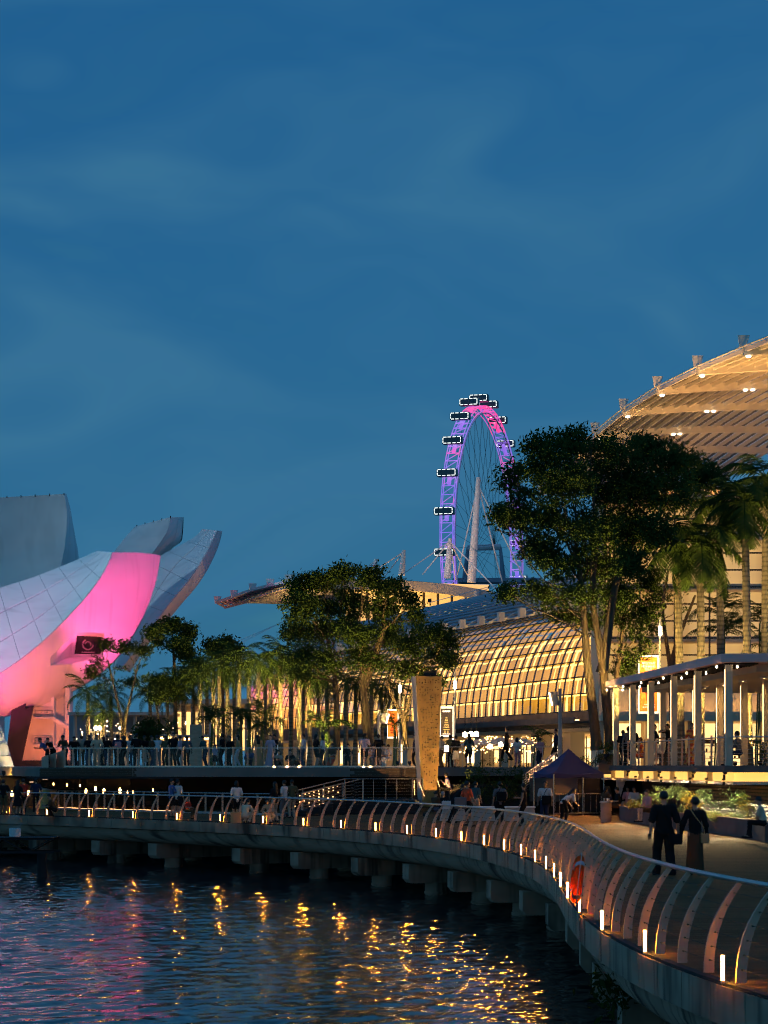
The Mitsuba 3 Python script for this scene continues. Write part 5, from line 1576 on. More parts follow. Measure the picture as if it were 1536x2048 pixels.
# shrubs and hedge
def shrub(name, label, cl, Y, leaf, dens, m, seed, gap=.35, depth=1.0, cat='shrub'):
    r = np.random.default_rng(seed)
    k = thing(name, label, cat)
    s = Y / F
    pts_ = []
    mb = MB()
    for px, py, rx, rz in cl:
        c = P(px, py, Y + (r.random() - .5) * depth)
        rad = np.array([rx * s, rx * s * .7, rz * s])
        pts_.append(fill(c, rad, int(dens * 100 * (rad[0] * rad[1] * rad[2]) ** (2 / 3)) + 20, r, 9, leaf * .8, gap, seed))
        for j in range(3):
            mb.tube([c - (0, 0, rad[2] * 1.1) + r.normal(size=3) * .08, c + r.normal(size=3) * rad * .5], [.025, .01], 5)
    part(k, 'stems', mb, 'm_bark', kind='stuff', label='thin woody stems inside the shrub')
    part(k, 'foliage', leaves(np.vstack(pts_), leaf, r), m)


shrub('shrub', 'large dark rounded shrub on the terrace behind the white benches', [(960, 1560, 38, 40), (1000, 1548, 46, 42), (1040, 1560, 30, 36), (1000, 1585, 60, 26), (945, 1580, 26, 24)], 103.2, .12, 1.3, 'm_leafdark', 201)
shrub('shrub', 'dark clipped shrub beside the pavilion corner', [(1195, 1505, 22, 24), (1218, 1502, 24, 24), (1180, 1512, 18, 18)], 99, .11, 1.3, 'm_leafdark', 202)
shrub('shrub', 'dark shrub on the terrace at the right edge', [(1528, 1505, 14, 30)], 76, .09, 1.2, 'm_leafdark', 203)
for i, (cl, Y, m, l) in enumerate([
        ([(1318, 1590, 24, 18), (1345, 1583, 22, 16), (1295, 1600, 18, 14), (1365, 1592, 18, 18)], 84, 'm_hedge', 'pale leafed lit hedge bush at the back left of the planter'),
        ([(1265, 1607, 16, 10), (1290, 1613, 16, 9), (1312, 1615, 14, 8)], 88, 'm_hedgeyellow', 'yellow fine leafed shrub at the left end of the planter'),
        ([(1340, 1620, 22, 9), (1370, 1622, 20, 12)], 81, 'm_hedge', 'low green shrub in the planter behind the couple'),
        ([(1378, 1600, 14, 18), (1392, 1605, 12, 16)], 79, 'm_hedgeyellow', 'yellow grassy shrub between the two pale hedges'),
        ([(1415, 1592, 26, 16), (1450, 1592, 28, 17), (1480, 1594, 20, 18), (1430, 1608, 28, 12), (1465, 1610, 24, 12)], 76, 'm_hedge', 'pale leafed lit hedge bush at the back right of the planter'),
        ([(1490, 1610, 16, 22), (1500, 1625, 12, 14)], 74, 'm_hedgeyellow', 'yellow shrub at the right end of the planter'),
        ([(1410, 1628, 24, 9), (1440, 1633, 24, 9), (1470, 1635, 22, 9)], 74, 'm_hedge', 'low front hedge along the planter wall')]):
    shrub('hedge_shrub', l, cl, Y, .085, 2.2, m, 210 + i, .28, .6, 'shrub')
# fern on the near pier
r10 = np.random.default_rng(31)
k = thing('wild_fern', 'wild dark leafed plant growing out of the concrete under the near deck edge', 'plant')
q = EP(arc[np.argmin(np.abs(fine[:, 1] - 31) + np.abs(fine[:, 0] - 3.1))], .25, 1.35)
part(k, 'foliage', leaves(q + r10.normal(size=(150, 3)) * (.16, .22, .24) - (.1, 0, .1), .17, r10, .8, .35), 'm_leaf')
part(k, 'stem', MB().tube([q + (.1, 0, .1), q - (.05, 0, .1), q - (.15, 0, .4)], .012, 5), 'm_bark')

# garden uplights
ups = [((452, 1512), 126.3, (470, 1300), 128, 1), ((548, 1512), 126, (555, 1300), 129, 1), ((608, 1512), 126.2, (610, 1310), 130, 1), ((642, 1512), 117, (640, 1225), 125, .9), ((795, 1512), 115, (790, 1225), 123, .9), ((500, 1512), 136, (505, 1310), 142, 1), ((820, 1512), 114.5, (850, 1300), 118, .7),
       ((258, 1512), 142, (240, 1320), 147, .8), ((390, 1512), 137, (400, 1350), 142, .8), ((180, 1512), 146, (178, 1390), 150, .5), ((650, 1512), 118, (650, 1430), 121, .6)]
for i, (a, Ya, c, Yc, g) in enumerate(ups):
    flood('garden_uplight', P(a[0], 1522, Ya), P(c[0], c[1], Yc), np.array((120, 84, 22)) * g, 38, f'small warm garden uplight among the palm trunks, {ORD[sorted(u[0][0] for u in ups).index(a[0])]} from the left', 'garden uplights in the palm grove', beam=22, size=.16, w=1)
for i, (a, Ya, c, Yc, g) in enumerate([((1212, 1506), 97.3, (1150, 1120), 99, 2.2), ((1250, 1520), 101.2, (1240, 1200), 104, 1.9), ((1325, 1521), 99.8, (1350, 1100), 104, 1.3), ((1420, 1521), 99.8, (1410, 1100), 103, 1.4), ((1470, 1521), 99.9, (1490, 1050), 103, 1.3), ((1520, 1521), 100, (1525, 1000), 105, 1.2)]):
    flood('tree_uplight', P(a[0], a[1], Ya), P(c[0], c[1], Yc), np.array((120, 82, 22)) * g * (.75 if a[0] > 1300 else 1), 34, f'warm uplight at the foot of the trees by the pavilion, {ORD[i]} from the left', 'uplights by the pavilion', beam=20, size=.18, w=1.5)
for i, t in enumerate((.26, .38, .5, .62, .74, .86, .98)):
    p = fl(t, .0) + (0, 0, 4.02)
    flood('hedge_light', p, p + (.12, -.5, -1.6), (200, 168, 88), 72, f'small warm downlight under the terrace edge above the planter, {ORD[i]} from the left', 'downlights above the planter', beam=50, size=.10, w=1)
for i, t in enumerate((-.08, .2, .5, .78, 1.0)):
    p = fl(t, -.12) + (0, 0, 4.30)
    flood('deck_light', p, p + (-2.2, -2.4, -2.1), (40, 17.5, 4.2), 66, f'warm downlight under the terrace edge aimed at the planks, {ORD[i]} from the left', 'downlights along the terrace edge', beam=40, size=.12, w=1.6)
# ------------------------------------------------------------------ people
def sph(c, r, n=12, s=(1, 1, 1)):
    return m3.Manifold.sphere(1.0, n).scale((r * s[0], r * s[1], r * s[2])).translate(tuple(float(x) for x in c))


def bone(a, b_, ra, rb, n=12):
    return m3.Manifold.batch_hull([sph(a, ra, n), sph(b_, rb, n)])


def fuse(ms, edge, it=6, fold=0.0):
    m = m3.Manifold.batch_boolean(ms, m3.OpType.Add).refine_to_length(edge).to_mesh()
    t = trimesh.Trimesh(m.vert_properties[:, :3], m.tri_verts, process=True)
    trimesh.smoothing.filter_taubin(t, lamb=.5, nu=.51, iterations=it)
    v = np.array(t.vertices)
    if fold:
        q = v * [9, 9, 7] + [[0, 0, 3]]
        v = v + np.asarray(t.vertex_normals) * ((meshkit.fbm(q + np.abs(v[:, :1]) * 14, 2, 4) - .5) * fold)[:, None]
    return v, np.asarray(t.faces)


def ik(a, b_, la, lb, hint):
    a, b_ = np.asarray(a, float), np.asarray(b_, float)
    d = np.linalg.norm(b_ - a)
    if d > la + lb - .01:
        b_ = a + (b_ - a) / d * (la + lb - .01)
        d = la + lb - .01
    u = (b_ - a) / d
    x = (la * la - lb * lb + d * d) / (2 * d)
    h = math.sqrt(max(la * la - x * x, 0))
    w = np.asarray(hint, float) - np.dot(hint, u) * u
    return a + u * x + unit(w) * h, b_


def figure(pel=(0, 0, .93), lean=0.0, side=0.0, feet=((-.10, 0), (.10, 0)), foot_z=(0, 0), hands=((-.30, .05, .80), (.30, .05, .80)), head=(0, 0), toe=0.0,
           sleeve=.55, leg='trousers', hair='short', wide=1.0, fem=False, edge=.035, elbow=(-.0, -1, .0), knee=(0, 1, .15), n=12, loose=0.0):
    pel = np.array(pel, float)
    up_ = unit(np.array([math.sin(side), math.sin(lean), math.cos(lean)]))
    fw = unit(np.array([0, math.cos(lean), -math.sin(lean)]))
    sx = np.array([1.0, 0, 0])
    chest, neck = pel + up_ * .36, pel + up_ * .53
    hc = neck + unit(up_ * .75 + np.array([0, .12, .35])) * .175
    hf = rotz(-head[0]) @ unit(np.array([0, math.cos(head[1]), -math.sin(head[1])]))
    hr = np.cross(hf, (0, 0, 1))
    hr = unit(hr)
    hu = np.cross(hr, hf)
    sw = .165 if fem else .19
    sh = [neck - up_ * .055 + sx * s * sw for s in (-1, 1)]
    hp = [pel + sx * s * .095 - up_ * .02 for s in (-1, 1)]
    kn, an, el, wr, toes = [], [], [], [], []
    for i in (0, 1):
        a = np.array([feet[i][0], feet[i][1], foot_z[i] + .085])
        k, a = ik(hp[i], a, .44, .43, knee)
        kn.append(k), an.append(a)
        toes.append(a + rotz(toe) @ np.array([(-.03, .03)[i], .17, -.05]))
        e, h = ik(sh[i], hands[i], .29, .26, np.array([(-.5, .5)[i] + elbow[0], elbow[1], elbow[2]]))
        el.append(e), wr.append(h)
    W = wide
    head_ms = [sph(hc, .098, 16, (.86, 1.02, 1.16)), m3.Manifold.batch_hull([sph(hc + hf * .02 - hu * .02, .075, n), sph(hc + hf * .05 - hu * .092, .036, n)]), sph(hc + hf * .103 - hu * .022, .017, 8), sph(hc + hf * .092 + hu * .03, .03, 8, (1.7, .5, .5)),
               sph(hc + hf * .09 - hu * .066, .018, 8, (1.4, .6, .5))] + [sph(hc + hr * s * .088 - hu * .01, .022, 8, (.5, 1, 1.3)) for s in (-1, 1)]
    skin = head_ms + [bone(neck - up_ * .04, hc - hu * .03, .056, .052, n), m3.Manifold.batch_hull([sph(s_, .055, n) for s_ in sh] + [sph(chest, .10, n, (1.25, .85, 1))]),
                      m3.Manifold.batch_hull([sph(chest, .105, n, (1.25, .85, 1)), sph(pel, .115, n, (1.2, .85, .8))])]
    for i in (0, 1):
        skin += [bone(sh[i], el[i], .05, .041, n), bone(el[i], wr[i], .041, .027, n), bone(hp[i], kn[i], .082, .055, n), bone(kn[i] + (0, -.012, -.03), an[i], .056, .038, n), bone(an[i] + (0, -.02, -.04), toes[i], .038, .030, n)]
        d = unit(wr[i] - el[i])
        pal = wr[i] + d * .07
        w_ = unit(np.cross(d, (0, 1, .2)))
        skin.append(m3.Manifold.batch_hull([sph(wr[i], .024, 8), sph(pal + w_ * .025, .016, 8), sph(pal - w_ * .025, .016, 8)]))
        cu = unit(np.cross(w_, d))
        if cu[1] < 0:
            cu = -cu
        for f_, l_ in ((-.03, .06), (-.011, .075), (.009, .07), (.028, .055)):
            k1 = pal + w_ * f_ + d * l_ * .5 + cu * .008
            skin += [bone(pal + w_ * f_ * .8, k1, .0105, .0098, 6), bone(k1, k1 + d * l_ * .4 + cu * .02, .0098, .0085, 6)]
        th_ = wr[i] + d * .03 - w_ * .022
        skin.append(bone(th_, th_ + d * .05 - w_ * .03 + cu * .015, .013, .0095, 6))
    out = {'body': fuse(skin, edge, 5)}
    g = .014 + loose
    top = [m3.Manifold.batch_hull([sph(s_, .055 + g, n) for s_ in sh] + [sph(chest, .105 + g, n, (1.25 * W, .9, 1))]),
           m3.Manifold.batch_hull([sph(chest, .108 + g, n, (1.25 * W, .9, 1)), sph(pel + up_ * .02, .118 + g, n, (1.22 * W, .92, .9)), sph(pel - up_ * .05, .112 + g, n, (1.22 * W, .92, .6))]), bone(neck - up_ * .05, neck - up_ * .015, .075, .06, n)]
    for i in (0, 1):
        if sleeve > 0:
            e = sh[i] + (el[i] - sh[i]) * min(1, sleeve / .55)
            top.append(bone(sh[i], e, .056 + g, .052 + g * 1.3, n))
        if sleeve > .6:
            top.append(bone(el[i], wr[i] - unit(wr[i] - el[i]) * .02, .05 + g, .036 + g, n))
    out['shirt'] = fuse(top, edge, 4, .03 if edge < .04 else 0)
    if leg in ('trousers', 'shorts', 'wide'):
        bt = [m3.Manifold.batch_hull([sph(pel + up_ * .06, .11 + g * .7, n, (1.2 * W, .9, .8)), sph(hp[0], .095 + g, n), sph(hp[1], .095 + g, n)])]
        for i in (0, 1):
            r1 = {'trousers': .070, 'shorts': .082, 'wide': .088}[leg] + g * .5
            bt.append(bone(hp[i], kn[i] if leg != 'shorts' else hp[i] * .25 + kn[i] * .75, .094 + g * .6, r1, n))
            if leg != 'shorts':
                bt.append(bone(kn[i], an[i] + (0, -.005, -.03), r1, .056 if leg == 'trousers' else .095, n))
        out['trousers' if leg != 'shorts' else 'shorts'] = fuse(bt, edge, 4, .035 if edge < .04 else 0)
    else:
        hem = {'skirt': .45, 'dress': .46, 'long_dress': .07, 'long_skirt': .12}[leg]
        rr_ = {'skirt': .22, 'dress': .25, 'long_dress': .33, 'long_skirt': .19}[leg]
        mid = (an[0] + an[1]) / 2
        ring_ = [sph((mid[0] + rr_ * math.cos(a) * (1 + .08 * math.sin(5 * a)), mid[1] + rr_ * .8 * math.sin(a), min(an[0][2], an[1][2]) - .085 + hem), .02, 6) for a in np.arange(10) * .6283]
        out['skirt'] = fuse([m3.Manifold.batch_hull([sph(pel + up_ * .10, .105 + g, n, (1.15, .88, .8)), sph(pel - up_ * .05, .125 + g, n, (1.2, .92, .8))] + ring_)], edge * 1.2, 2)
    hs = [sph(hc + hu * .018 - hf * .016, .107, 16, (.90, 1.0, 1.10)).trim_by_plane(tuple(unit(-hf * .55 + hu * .83)), float(np.dot(unit(-hf * .55 + hu * .83), hc)))]
    if hair == 'long':
        hs += [m3.Manifold.batch_hull([sph(hc - hf * .045 + hu * .02, .09, n), sph(neck - fw * .085 - up_ * .20, .05, n, (1.9, .6, 1))])]
    elif hair == 'bob':
        hs += [m3.Manifold.batch_hull([sph(hc - hf * .035 + hu * .01, .092, n), sph(hc - hf * .05 - hu * .13, .06, n, (1.5, .8, 1))])]
    elif hair == 'bun':
        hs += [sph(hc + hu * .10 - hf * .07, .045, n)]
    elif hair == 'cap':
        hs += [m3.Manifold.batch_hull([sph(hc + hf * .08 + hu * .055, .03, 8, (2.2, 1, .4)), sph(hc + hf * .16 + hu * .045, .02, 8, (2.6, 1, .4))])]
    out['hair'] = fuse(hs, edge, 2, .022 if edge < .04 else 0)
    out['shoes'] = fuse([bone(an[i] + (0, -.035, -.05), toes[i] + (0, .015, -.005), .042, .036, 8) for i in (0, 1)], edge, 2)
    ey = MB()
    for s in (-1, 1):
        v = trimesh.creation.icosphere(1, .011)
        ey.add(np.asarray(v.vertices) + hc + hf * .093 + hr * s * .033 + hu * .006, v.faces)
    out['eyes'] = ey.get()
    return out


CLOTH = {'black': (.012, .012, .014), 'navy': (.02, .03, .07), 'white': (.62, .60, .58), 'lilac': (.42, .36, .45), 'beige': (.42, .32, .23), 'orange': (.60, .10, .045), 'red': (.42, .04, .03), 'olive': (.10, .095, .05), 'grey': (.14, .14, .15),
         'teal': (.04, .09, .10), 'blue': (.07, .12, .28), 'tan': (.46, .27, .13), 'cream': (.58, .50, .36), 'denim': (.06, .09, .15), 'brown': (.10, .055, .03), 'pink': (.55, .28, .30)}
for c_, v_ in CLOTH.items():
    mat('m_cloth_' + c_, v_, .9, 0, .15)
mat('m_cloth_floral', proc(lambda p, n, uv: mix((.55, .07, .03), (.70, .33, .06), smoothstep(.45, .6, noise(p.x * 9, p.y * 9, p.z * 9)))), .8)
mat('m_skin', (.40, .24, .16), .55)
mat('m_skindark', (.20, .115, .075), .55)
mat('m_skinlight', (.52, .34, .25), .55)
for c_, v_ in {'black': (.010, .009, .008), 'brown': (.05, .028, .014), 'grey': (.30, .29, .28)}.items():
    mat('m_hair_' + c_, v_, .5)

POSE = {
    'stand': dict(),
    'relax': dict(feet=((-.12, .03), (.11, -.02)), hands=((-.27, .10, .82), (.24, .22, .98))),
    'rail': dict(lean=.30, feet=((-.11, -.05), (.12, -.12)), hands=((-.22, .42, 1.08), (.20, .42, 1.08)), head=(.2, .25)),
    'lean': dict(lean=.62, feet=((-.12, -.22), (.13, -.15)), hands=((-.20, .55, 1.05), (.12, .60, 1.07)), head=(-.3, .3)),
    'phone': dict(hands=((-.10, .36, 1.32), (.12, .36, 1.34)), head=(0, .05)),
    'chat': dict(hands=((-.26, .10, .84), (.10, .34, 1.15)), head=(.5, .05), feet=((-.13, 0), (.10, .06))),
    'walk': dict(feet=((-.09, .26), (.09, -.24)), hands=((-.25, -.14, .84), (.25, .24, .90)), foot_z=(0, .05)),
    'stroll': dict(feet=((-.10, .13), (.11, -.12)), hands=((-.27, -.05, .82), (.27, .12, .84))),
    'bend': dict(lean=.95, feet=((-.13, -.1), (.13, .0)), hands=((-.2, .55, .72), (.15, .62, .80)), head=(0, .5)),
    'sit': dict(pel=(0, 0, .50), lean=.10, feet=((-.12, .46), (.12, .42)), hands=((-.12, .34, .66), (.14, .30, .68)), head=(.2, .2)),
    'sitphone': dict(pel=(0, 0, .50), lean=.22, feet=((-.14, .42), (.10, .48)), hands=((-.06, .34, .86), (.08, .34, .86)), head=(0, .45)),
    'squat': dict(pel=(0, -.05, .30), lean=.45, feet=((-.14, .18), (.14, .10)), hands=((-.15, .45, .45), (.15, .48, .50)), head=(0, .2), knee=(0, 1, .6)),
    'ground': dict(pel=(0, 0, .14), lean=-.12, feet=((-.16, .52), (.16, .46)), hands=((-.14, .38, .42), (.2, .30, .34)), head=(.3, .1), knee=(0, .3, 1)),
    'aim': dict(lean=.08, hands=((-.10, .38, 1.42), (.10, .40, 1.42)), head=(0, -.05), feet=((-.15, .08), (.14, -.12))),
}
_fig, _mesh = {}, {}


def person(px, Y, z, pose, yaw, height, top, bottom, hair, label, leg='trousers', group=None, skin='m_skin', hcol='black', sleeve=.42, fem=False, shoes='black', edge=.05, wide=1.0, n=10, x=None, extra=None, loose=0.0):
    key0 = (pose, leg, hair, round(sleeve, 2), fem, edge, wide, loose)
    if key0 not in _fig:
        kw = dict(POSE[pose]) if not extra else {**POSE[pose], **extra}
        out = figure(**kw, leg=leg, hair=hair, sleeve=sleeve, fem=fem, edge=edge, wide=wide, n=n, loose=loose)
        _fig[key0] = {k: mikit.ply(v, 'm_skin', True) for k, v in out.items()}
    f = _fig[key0]
    X = (px - CX) / F * Y if x is None else x
    tw = place(X, Y, z, math.radians(yaw), height / 1.735)
    key = one('person', f['body'], skin, label, 'person', group, tw=tw)
    for nm, d in f.items():
        if nm == 'body' or (nm == 'eyes' and edge > .045):
            continue
        m_ = {'shirt': 'm_cloth_' + top, 'trousers': 'm_cloth_' + bottom, 'shorts': 'm_cloth_' + bottom, 'skirt': 'm_cloth_' + bottom, 'hair': 'm_hair_' + hcol, 'shoes': 'm_cloth_' + shoes, 'eyes': 'm_black'}[nm]
        part(key, nm, d, m_, tw=tw)
    return np.array([X, Y, z])


# the couple walking away on the deck, hand in hand
Yc = 46.0
xm, xw = (1328 - 768) / F * Yc, (1391 - 768) / F * Yc
person(0, Yc, ZD, 'stroll', 2, 1.82, 'black', 'black', 'short', 'man in black t-shirt and wide black trousers walking away hand in hand with a woman', 'wide', sleeve=.50, edge=.022, n=16, x=xm, wide=1.04, loose=.006,
       extra=dict(feet=((-.14, .10), (.15, -.10)), hands=((-.31, -.04, .80), (.315, .05, .84)), head=(.35, .0)))
person(0, Yc + .06, ZD, 'stroll', 0, 1.69, 'black', 'brown', 'short', 'slim woman in black top and long brown skirt walking away with a tan bag', 'long_skirt', sleeve=1.0, edge=.0225, n=16, x=xw, fem=True, loose=.0, wide=.9,
       extra=dict(feet=((-.10, -.06), (.10, .10)), hands=((-.315, .04, .92), (.26, .06, .84)), head=(-.1, .05)))
k = thing('shoulder_bag', 'tan shoulder bag on a long thin strap worn by the woman walking away', 'bag')
bx0 = np.array([xw + .20, Yc - .03, ZD + .80])
part(k, 'bag', m3.Manifold.batch_hull([m3.Manifold.sphere(.022, 8).translate(tuple((bx0 + (a, b_, c)).tolist())) for a in (-.07, .07) for b_ in (-.03, .03) for c in (-.08, .09)]), 'm_cloth_tan', 40)
part(k, 'strap', MB().tube([bx0 + (0, 0, .1), (xw + .16, Yc - .12, ZD + 1.05), (xw - .02, Yc - .13, ZD + 1.28), (xw - .11, Yc - .02, ZD + 1.44), (xw - .10, Yc + .10, ZD + 1.38)], .011, 6), 'm_cloth_tan', 40)
k = thing('hand_bag', 'black bag hanging at the hip between the man and the woman walking away', 'bag')
bx0 = np.array([xm + .27, Yc - .02, ZD + .80])
part(k, 'bag', m3.Manifold.batch_hull([m3.Manifold.sphere(.03, 8).translate(tuple((bx0 + (a, b_, c)).tolist())) for a in (-.12, .10) for b_ in (-.04, .04) for c in (-.10, .08)]), 'm_cloth_black', 40)
part(k, 'strap', MB().tube([bx0 + (-.05, -.05, .1), (xm + .1, Yc - .15, ZD + 1.2), (xm - .1, Yc - .12, ZD + 1.46)], .014, 6), 'm_cloth_black', 40)
part(thing('wrist_watch', 'dark watch on the left wrist of the man walking away', 'watch'), 'band', MB().tube([(xm - .325, Yc - .045, ZD + .86), (xm - .325, Yc - .045, ZD + .90)], .036, 10), 'm_cloth_black')

gy = lambda py: F * (CZ - ZD) / (py - HY)
# along the promenade
LOW = [
    (1090, gy(1650), 'stand', 165, 1.74, 'white', 'navy', 'short', 'man in white t-shirt with a black chest bag facing the camera by the railing', 'trousers', {'skin': 'm_skindark', 'edge': .03, 'n': 12}),
    (1127, gy(1648), 'bend', -60, 1.68, 'white', 'black', 'long', 'long haired person in white and blue bending over the railing beside the man in white', 'trousers', {'edge': .04}),
    (1048, gy(1652), 'chat', 70, 1.66, 'black', 'black', 'bun', 'woman in black top seen from the side holding a bag near the railing', 'trousers', {'sleeve': .0, 'fem': True, 'edge': .035}),
    (1000, gy(1651), 'relax', 10, 1.72, 'grey', 'black', 'short', 'dark haired person in a dark top standing before the white benches', 'trousers', {}),
    (934, gy(1654), 'walk', -60, 1.76, 'orange', 'black', 'short', 'man in an orange red shirt and black shorts carrying a grey bag', 'shorts', {'edge': .035}),
    (951, gy(1640), 'stand', -40, 1.66, 'teal', 'beige', 'short', 'person in dark teal right behind the man in orange red', 'trousers', {}),
    (909, gy(1646), 'lean', -70, 1.70, 'black', 'black', 'short', 'person in black leaning forward left of the man in orange red', 'trousers', {}),
    (885, gy(1640), 'sit', -20, 1.64, 'black', 'black', 'short', 'grey haired person in black seated at the foot of the totem', 'trousers', {'hcol': 'grey'}),
    (868, gy(1640), 'sitphone', -40, 1.66, 'brown', 'denim', 'short', 'person in brown seated with a phone left of the grey haired person', 'trousers', {}),
    (584, gy(1636), 'stand', 20, 1.72, 'olive', 'beige', 'short', 'man in an olive shirt standing with his back turned by the stair rail', 'trousers', {}),
    (569, gy(1637), 'chat', 60, 1.70, 'white', 'grey', 'short', 'person in white with a dark backpack strap left of the man in olive', 'trousers', {}),
    (550, gy(1644), 'relax', 40, 1.68, 'black', 'beige', 'long', 'woman in a black jacket and beige trousers on the far promenade', 'trousers', {'fem': True}),
    (541, gy(1646), 'squat', 150, 1.68, 'beige', 'cream', 'cap', 'person in beige crouching beside a glowing post light', 'trousers', {}),
    (473, gy(1642), 'stand', 30, 1.70, 'white', 'black', 'bob', 'person in a white top and black shorts standing with the back turned', 'shorts', {}),
    (490, gy(1646), 'squat', -30, 1.62, 'cream', 'cream', 'short', 'pale dressed person crouching right of the orange lit box', 'trousers', {}),
    (343, gy(1635), 'chat', -60, 1.74, 'blue', 'black', 'short', 'man in a light blue shirt on the far left promenade beside one in white', 'shorts', {}),
    (355, gy(1635), 'stroll', -30, 1.72, 'white', 'black', 'short', 'man in a white t-shirt and black shorts beside the man in light blue', 'shorts', {}),
    (374, gy(1638), 'sit', -120, 1.30, 'red', 'brown', 'short', 'small child in red sitting by the far promenade railing', 'trousers', {}),
    (108, gy(1632), 'squat', 90, 1.70, 'brown', 'black', 'short', 'person in dark red crouching before the golden bar counter', 'trousers', {}),
    (36, gy(1630), 'relax', -20, 1.64, 'black', 'black', 'long', 'long haired woman in black near the far left lanterns', 'dress', {'fem': True}),
    (47, gy(1626), 'chat', 30, 1.70, 'red', 'black', 'short', 'person in red right of the long haired woman at the far left', 'trousers', {}),
    (7, gy(1629), 'stand', 0, 1.68, 'black', 'olive', 'short', 'person in black at the left border of the picture', 'trousers', {}),
    (72, gy(1624), 'stand', 10, 1.70, 'navy', 'black', 'short', 'person in navy left of the golden bar counter', 'trousers', {}),
]
for px, Y, pose, yaw, h, top, bot, hair, lab, leg, ex in LOW:
    zz_ = ZD + .012
    person(px, Y, zz_, pose, yaw, h, top, bot, hair, lab, leg, **{**dict(edge=.05), **ex})
# seated along the planter
for px, py, yaw, pose, top, bot, hair, lab, leg, ex in [
        (1222, 1634, 60, 'sitphone', 'navy', 'black', 'long', 'dark haired woman in navy seated behind the litter bin', 'trousers', {}),
        (1237, 1640, 100, 'sit', 'black', 'brown', 'short', 'man in a black t-shirt seated on the left end of the planter', 'shorts', {'edge': .035}),
        (1207, 1637, -50, 'sitphone', 'brown', 'black', 'bob', 'person leaning over a phone left of the litter bin', 'trousers', {}),
        (1257, 1634, 150, 'sit', 'pink', 'beige', 'short', 'person in pink seated low among the yellow shrubs of the planter, left', 'trousers', {}),
        (1269, 1636, 160, 'sit', 'white', 'beige', 'short', 'person in white seated low among the yellow shrubs of the planter, right', 'trousers', {}),
        (1297, 1652, 120, 'sit', 'pink', 'brown', 'short', 'person in pink with bare legs seated on the planter beside the walking man', 'shorts', {'edge': .03, 'hcol': 'brown', 'skin': 'm_skinlight'}),
        (1527, 1687, 80, 'sitphone', 'cream', 'black', 'short', 'person in a cream shirt and black trousers seated at the right end of the planter', 'trousers', {'edge': .03})]:
    Y = gy(py) + .25
    person(px, Y, ZD + (.16 if pose.startswith('sit') else 0), pose, yaw, 1.68, top, bot, hair, lab, leg, **{**dict(edge=.05), **ex})
k = thing('lit_box', 'small orange lit wooden box under the person in a white top on the far promenade', 'box')
q = G(473, 1646, ZD)
part(k, 'box', MB().box(q + (0, -.35, .22), (.42, .3, .42)), 'm_cloth_tan')
part(k, 'lid', MB().box(q + (0, -.35, .445), (.46, .34, .03)), 'm_cloth_tan')
for px, py, z, Y, w, col, lab in [(1093, 0, 1.02, gy(1650) - .22, .15, 'black', 'black chest bag on the man in the white t-shirt'), (921, 0, .95, gy(1654) - .1, .20, 'grey', 'grey bag carried by the man in orange red'), (1003, 0, 1.18, gy(1651) - .16, .15, 'black', 'dark backpack on the person before the white benches'),
                                  (236, 0, 1.22, 112.2, .13, 'pink', 'pink backpack worn by a dark dressed visitor at the glass balustrade'), (893, 0, .70, gy(1643), .16, 'white', 'white bag beside the grey haired seated person')]:
    q = np.array([(px - CX) / F * Y, Y, (ZP if Y > 111 else ZD) + z])
    k = thing('carried_bag', lab, 'bag')
    part(k, 'bag', m3.Manifold.batch_hull([m3.Manifold.sphere(.04, 8).translate(tuple((q + (a, b_, c)).tolist())) for a in (-w, w) for b_ in (-.05, .05) for c in (-w, w * .9)]), 'm_cloth_' + col, 40)
    part(k, 'strap', MB().tube([q + (-w * .8, 0, w), q + (-w * .2, .02, w + .22), q + (w * .6, .04, w + .34)], .014, 5), 'm_cloth_black')

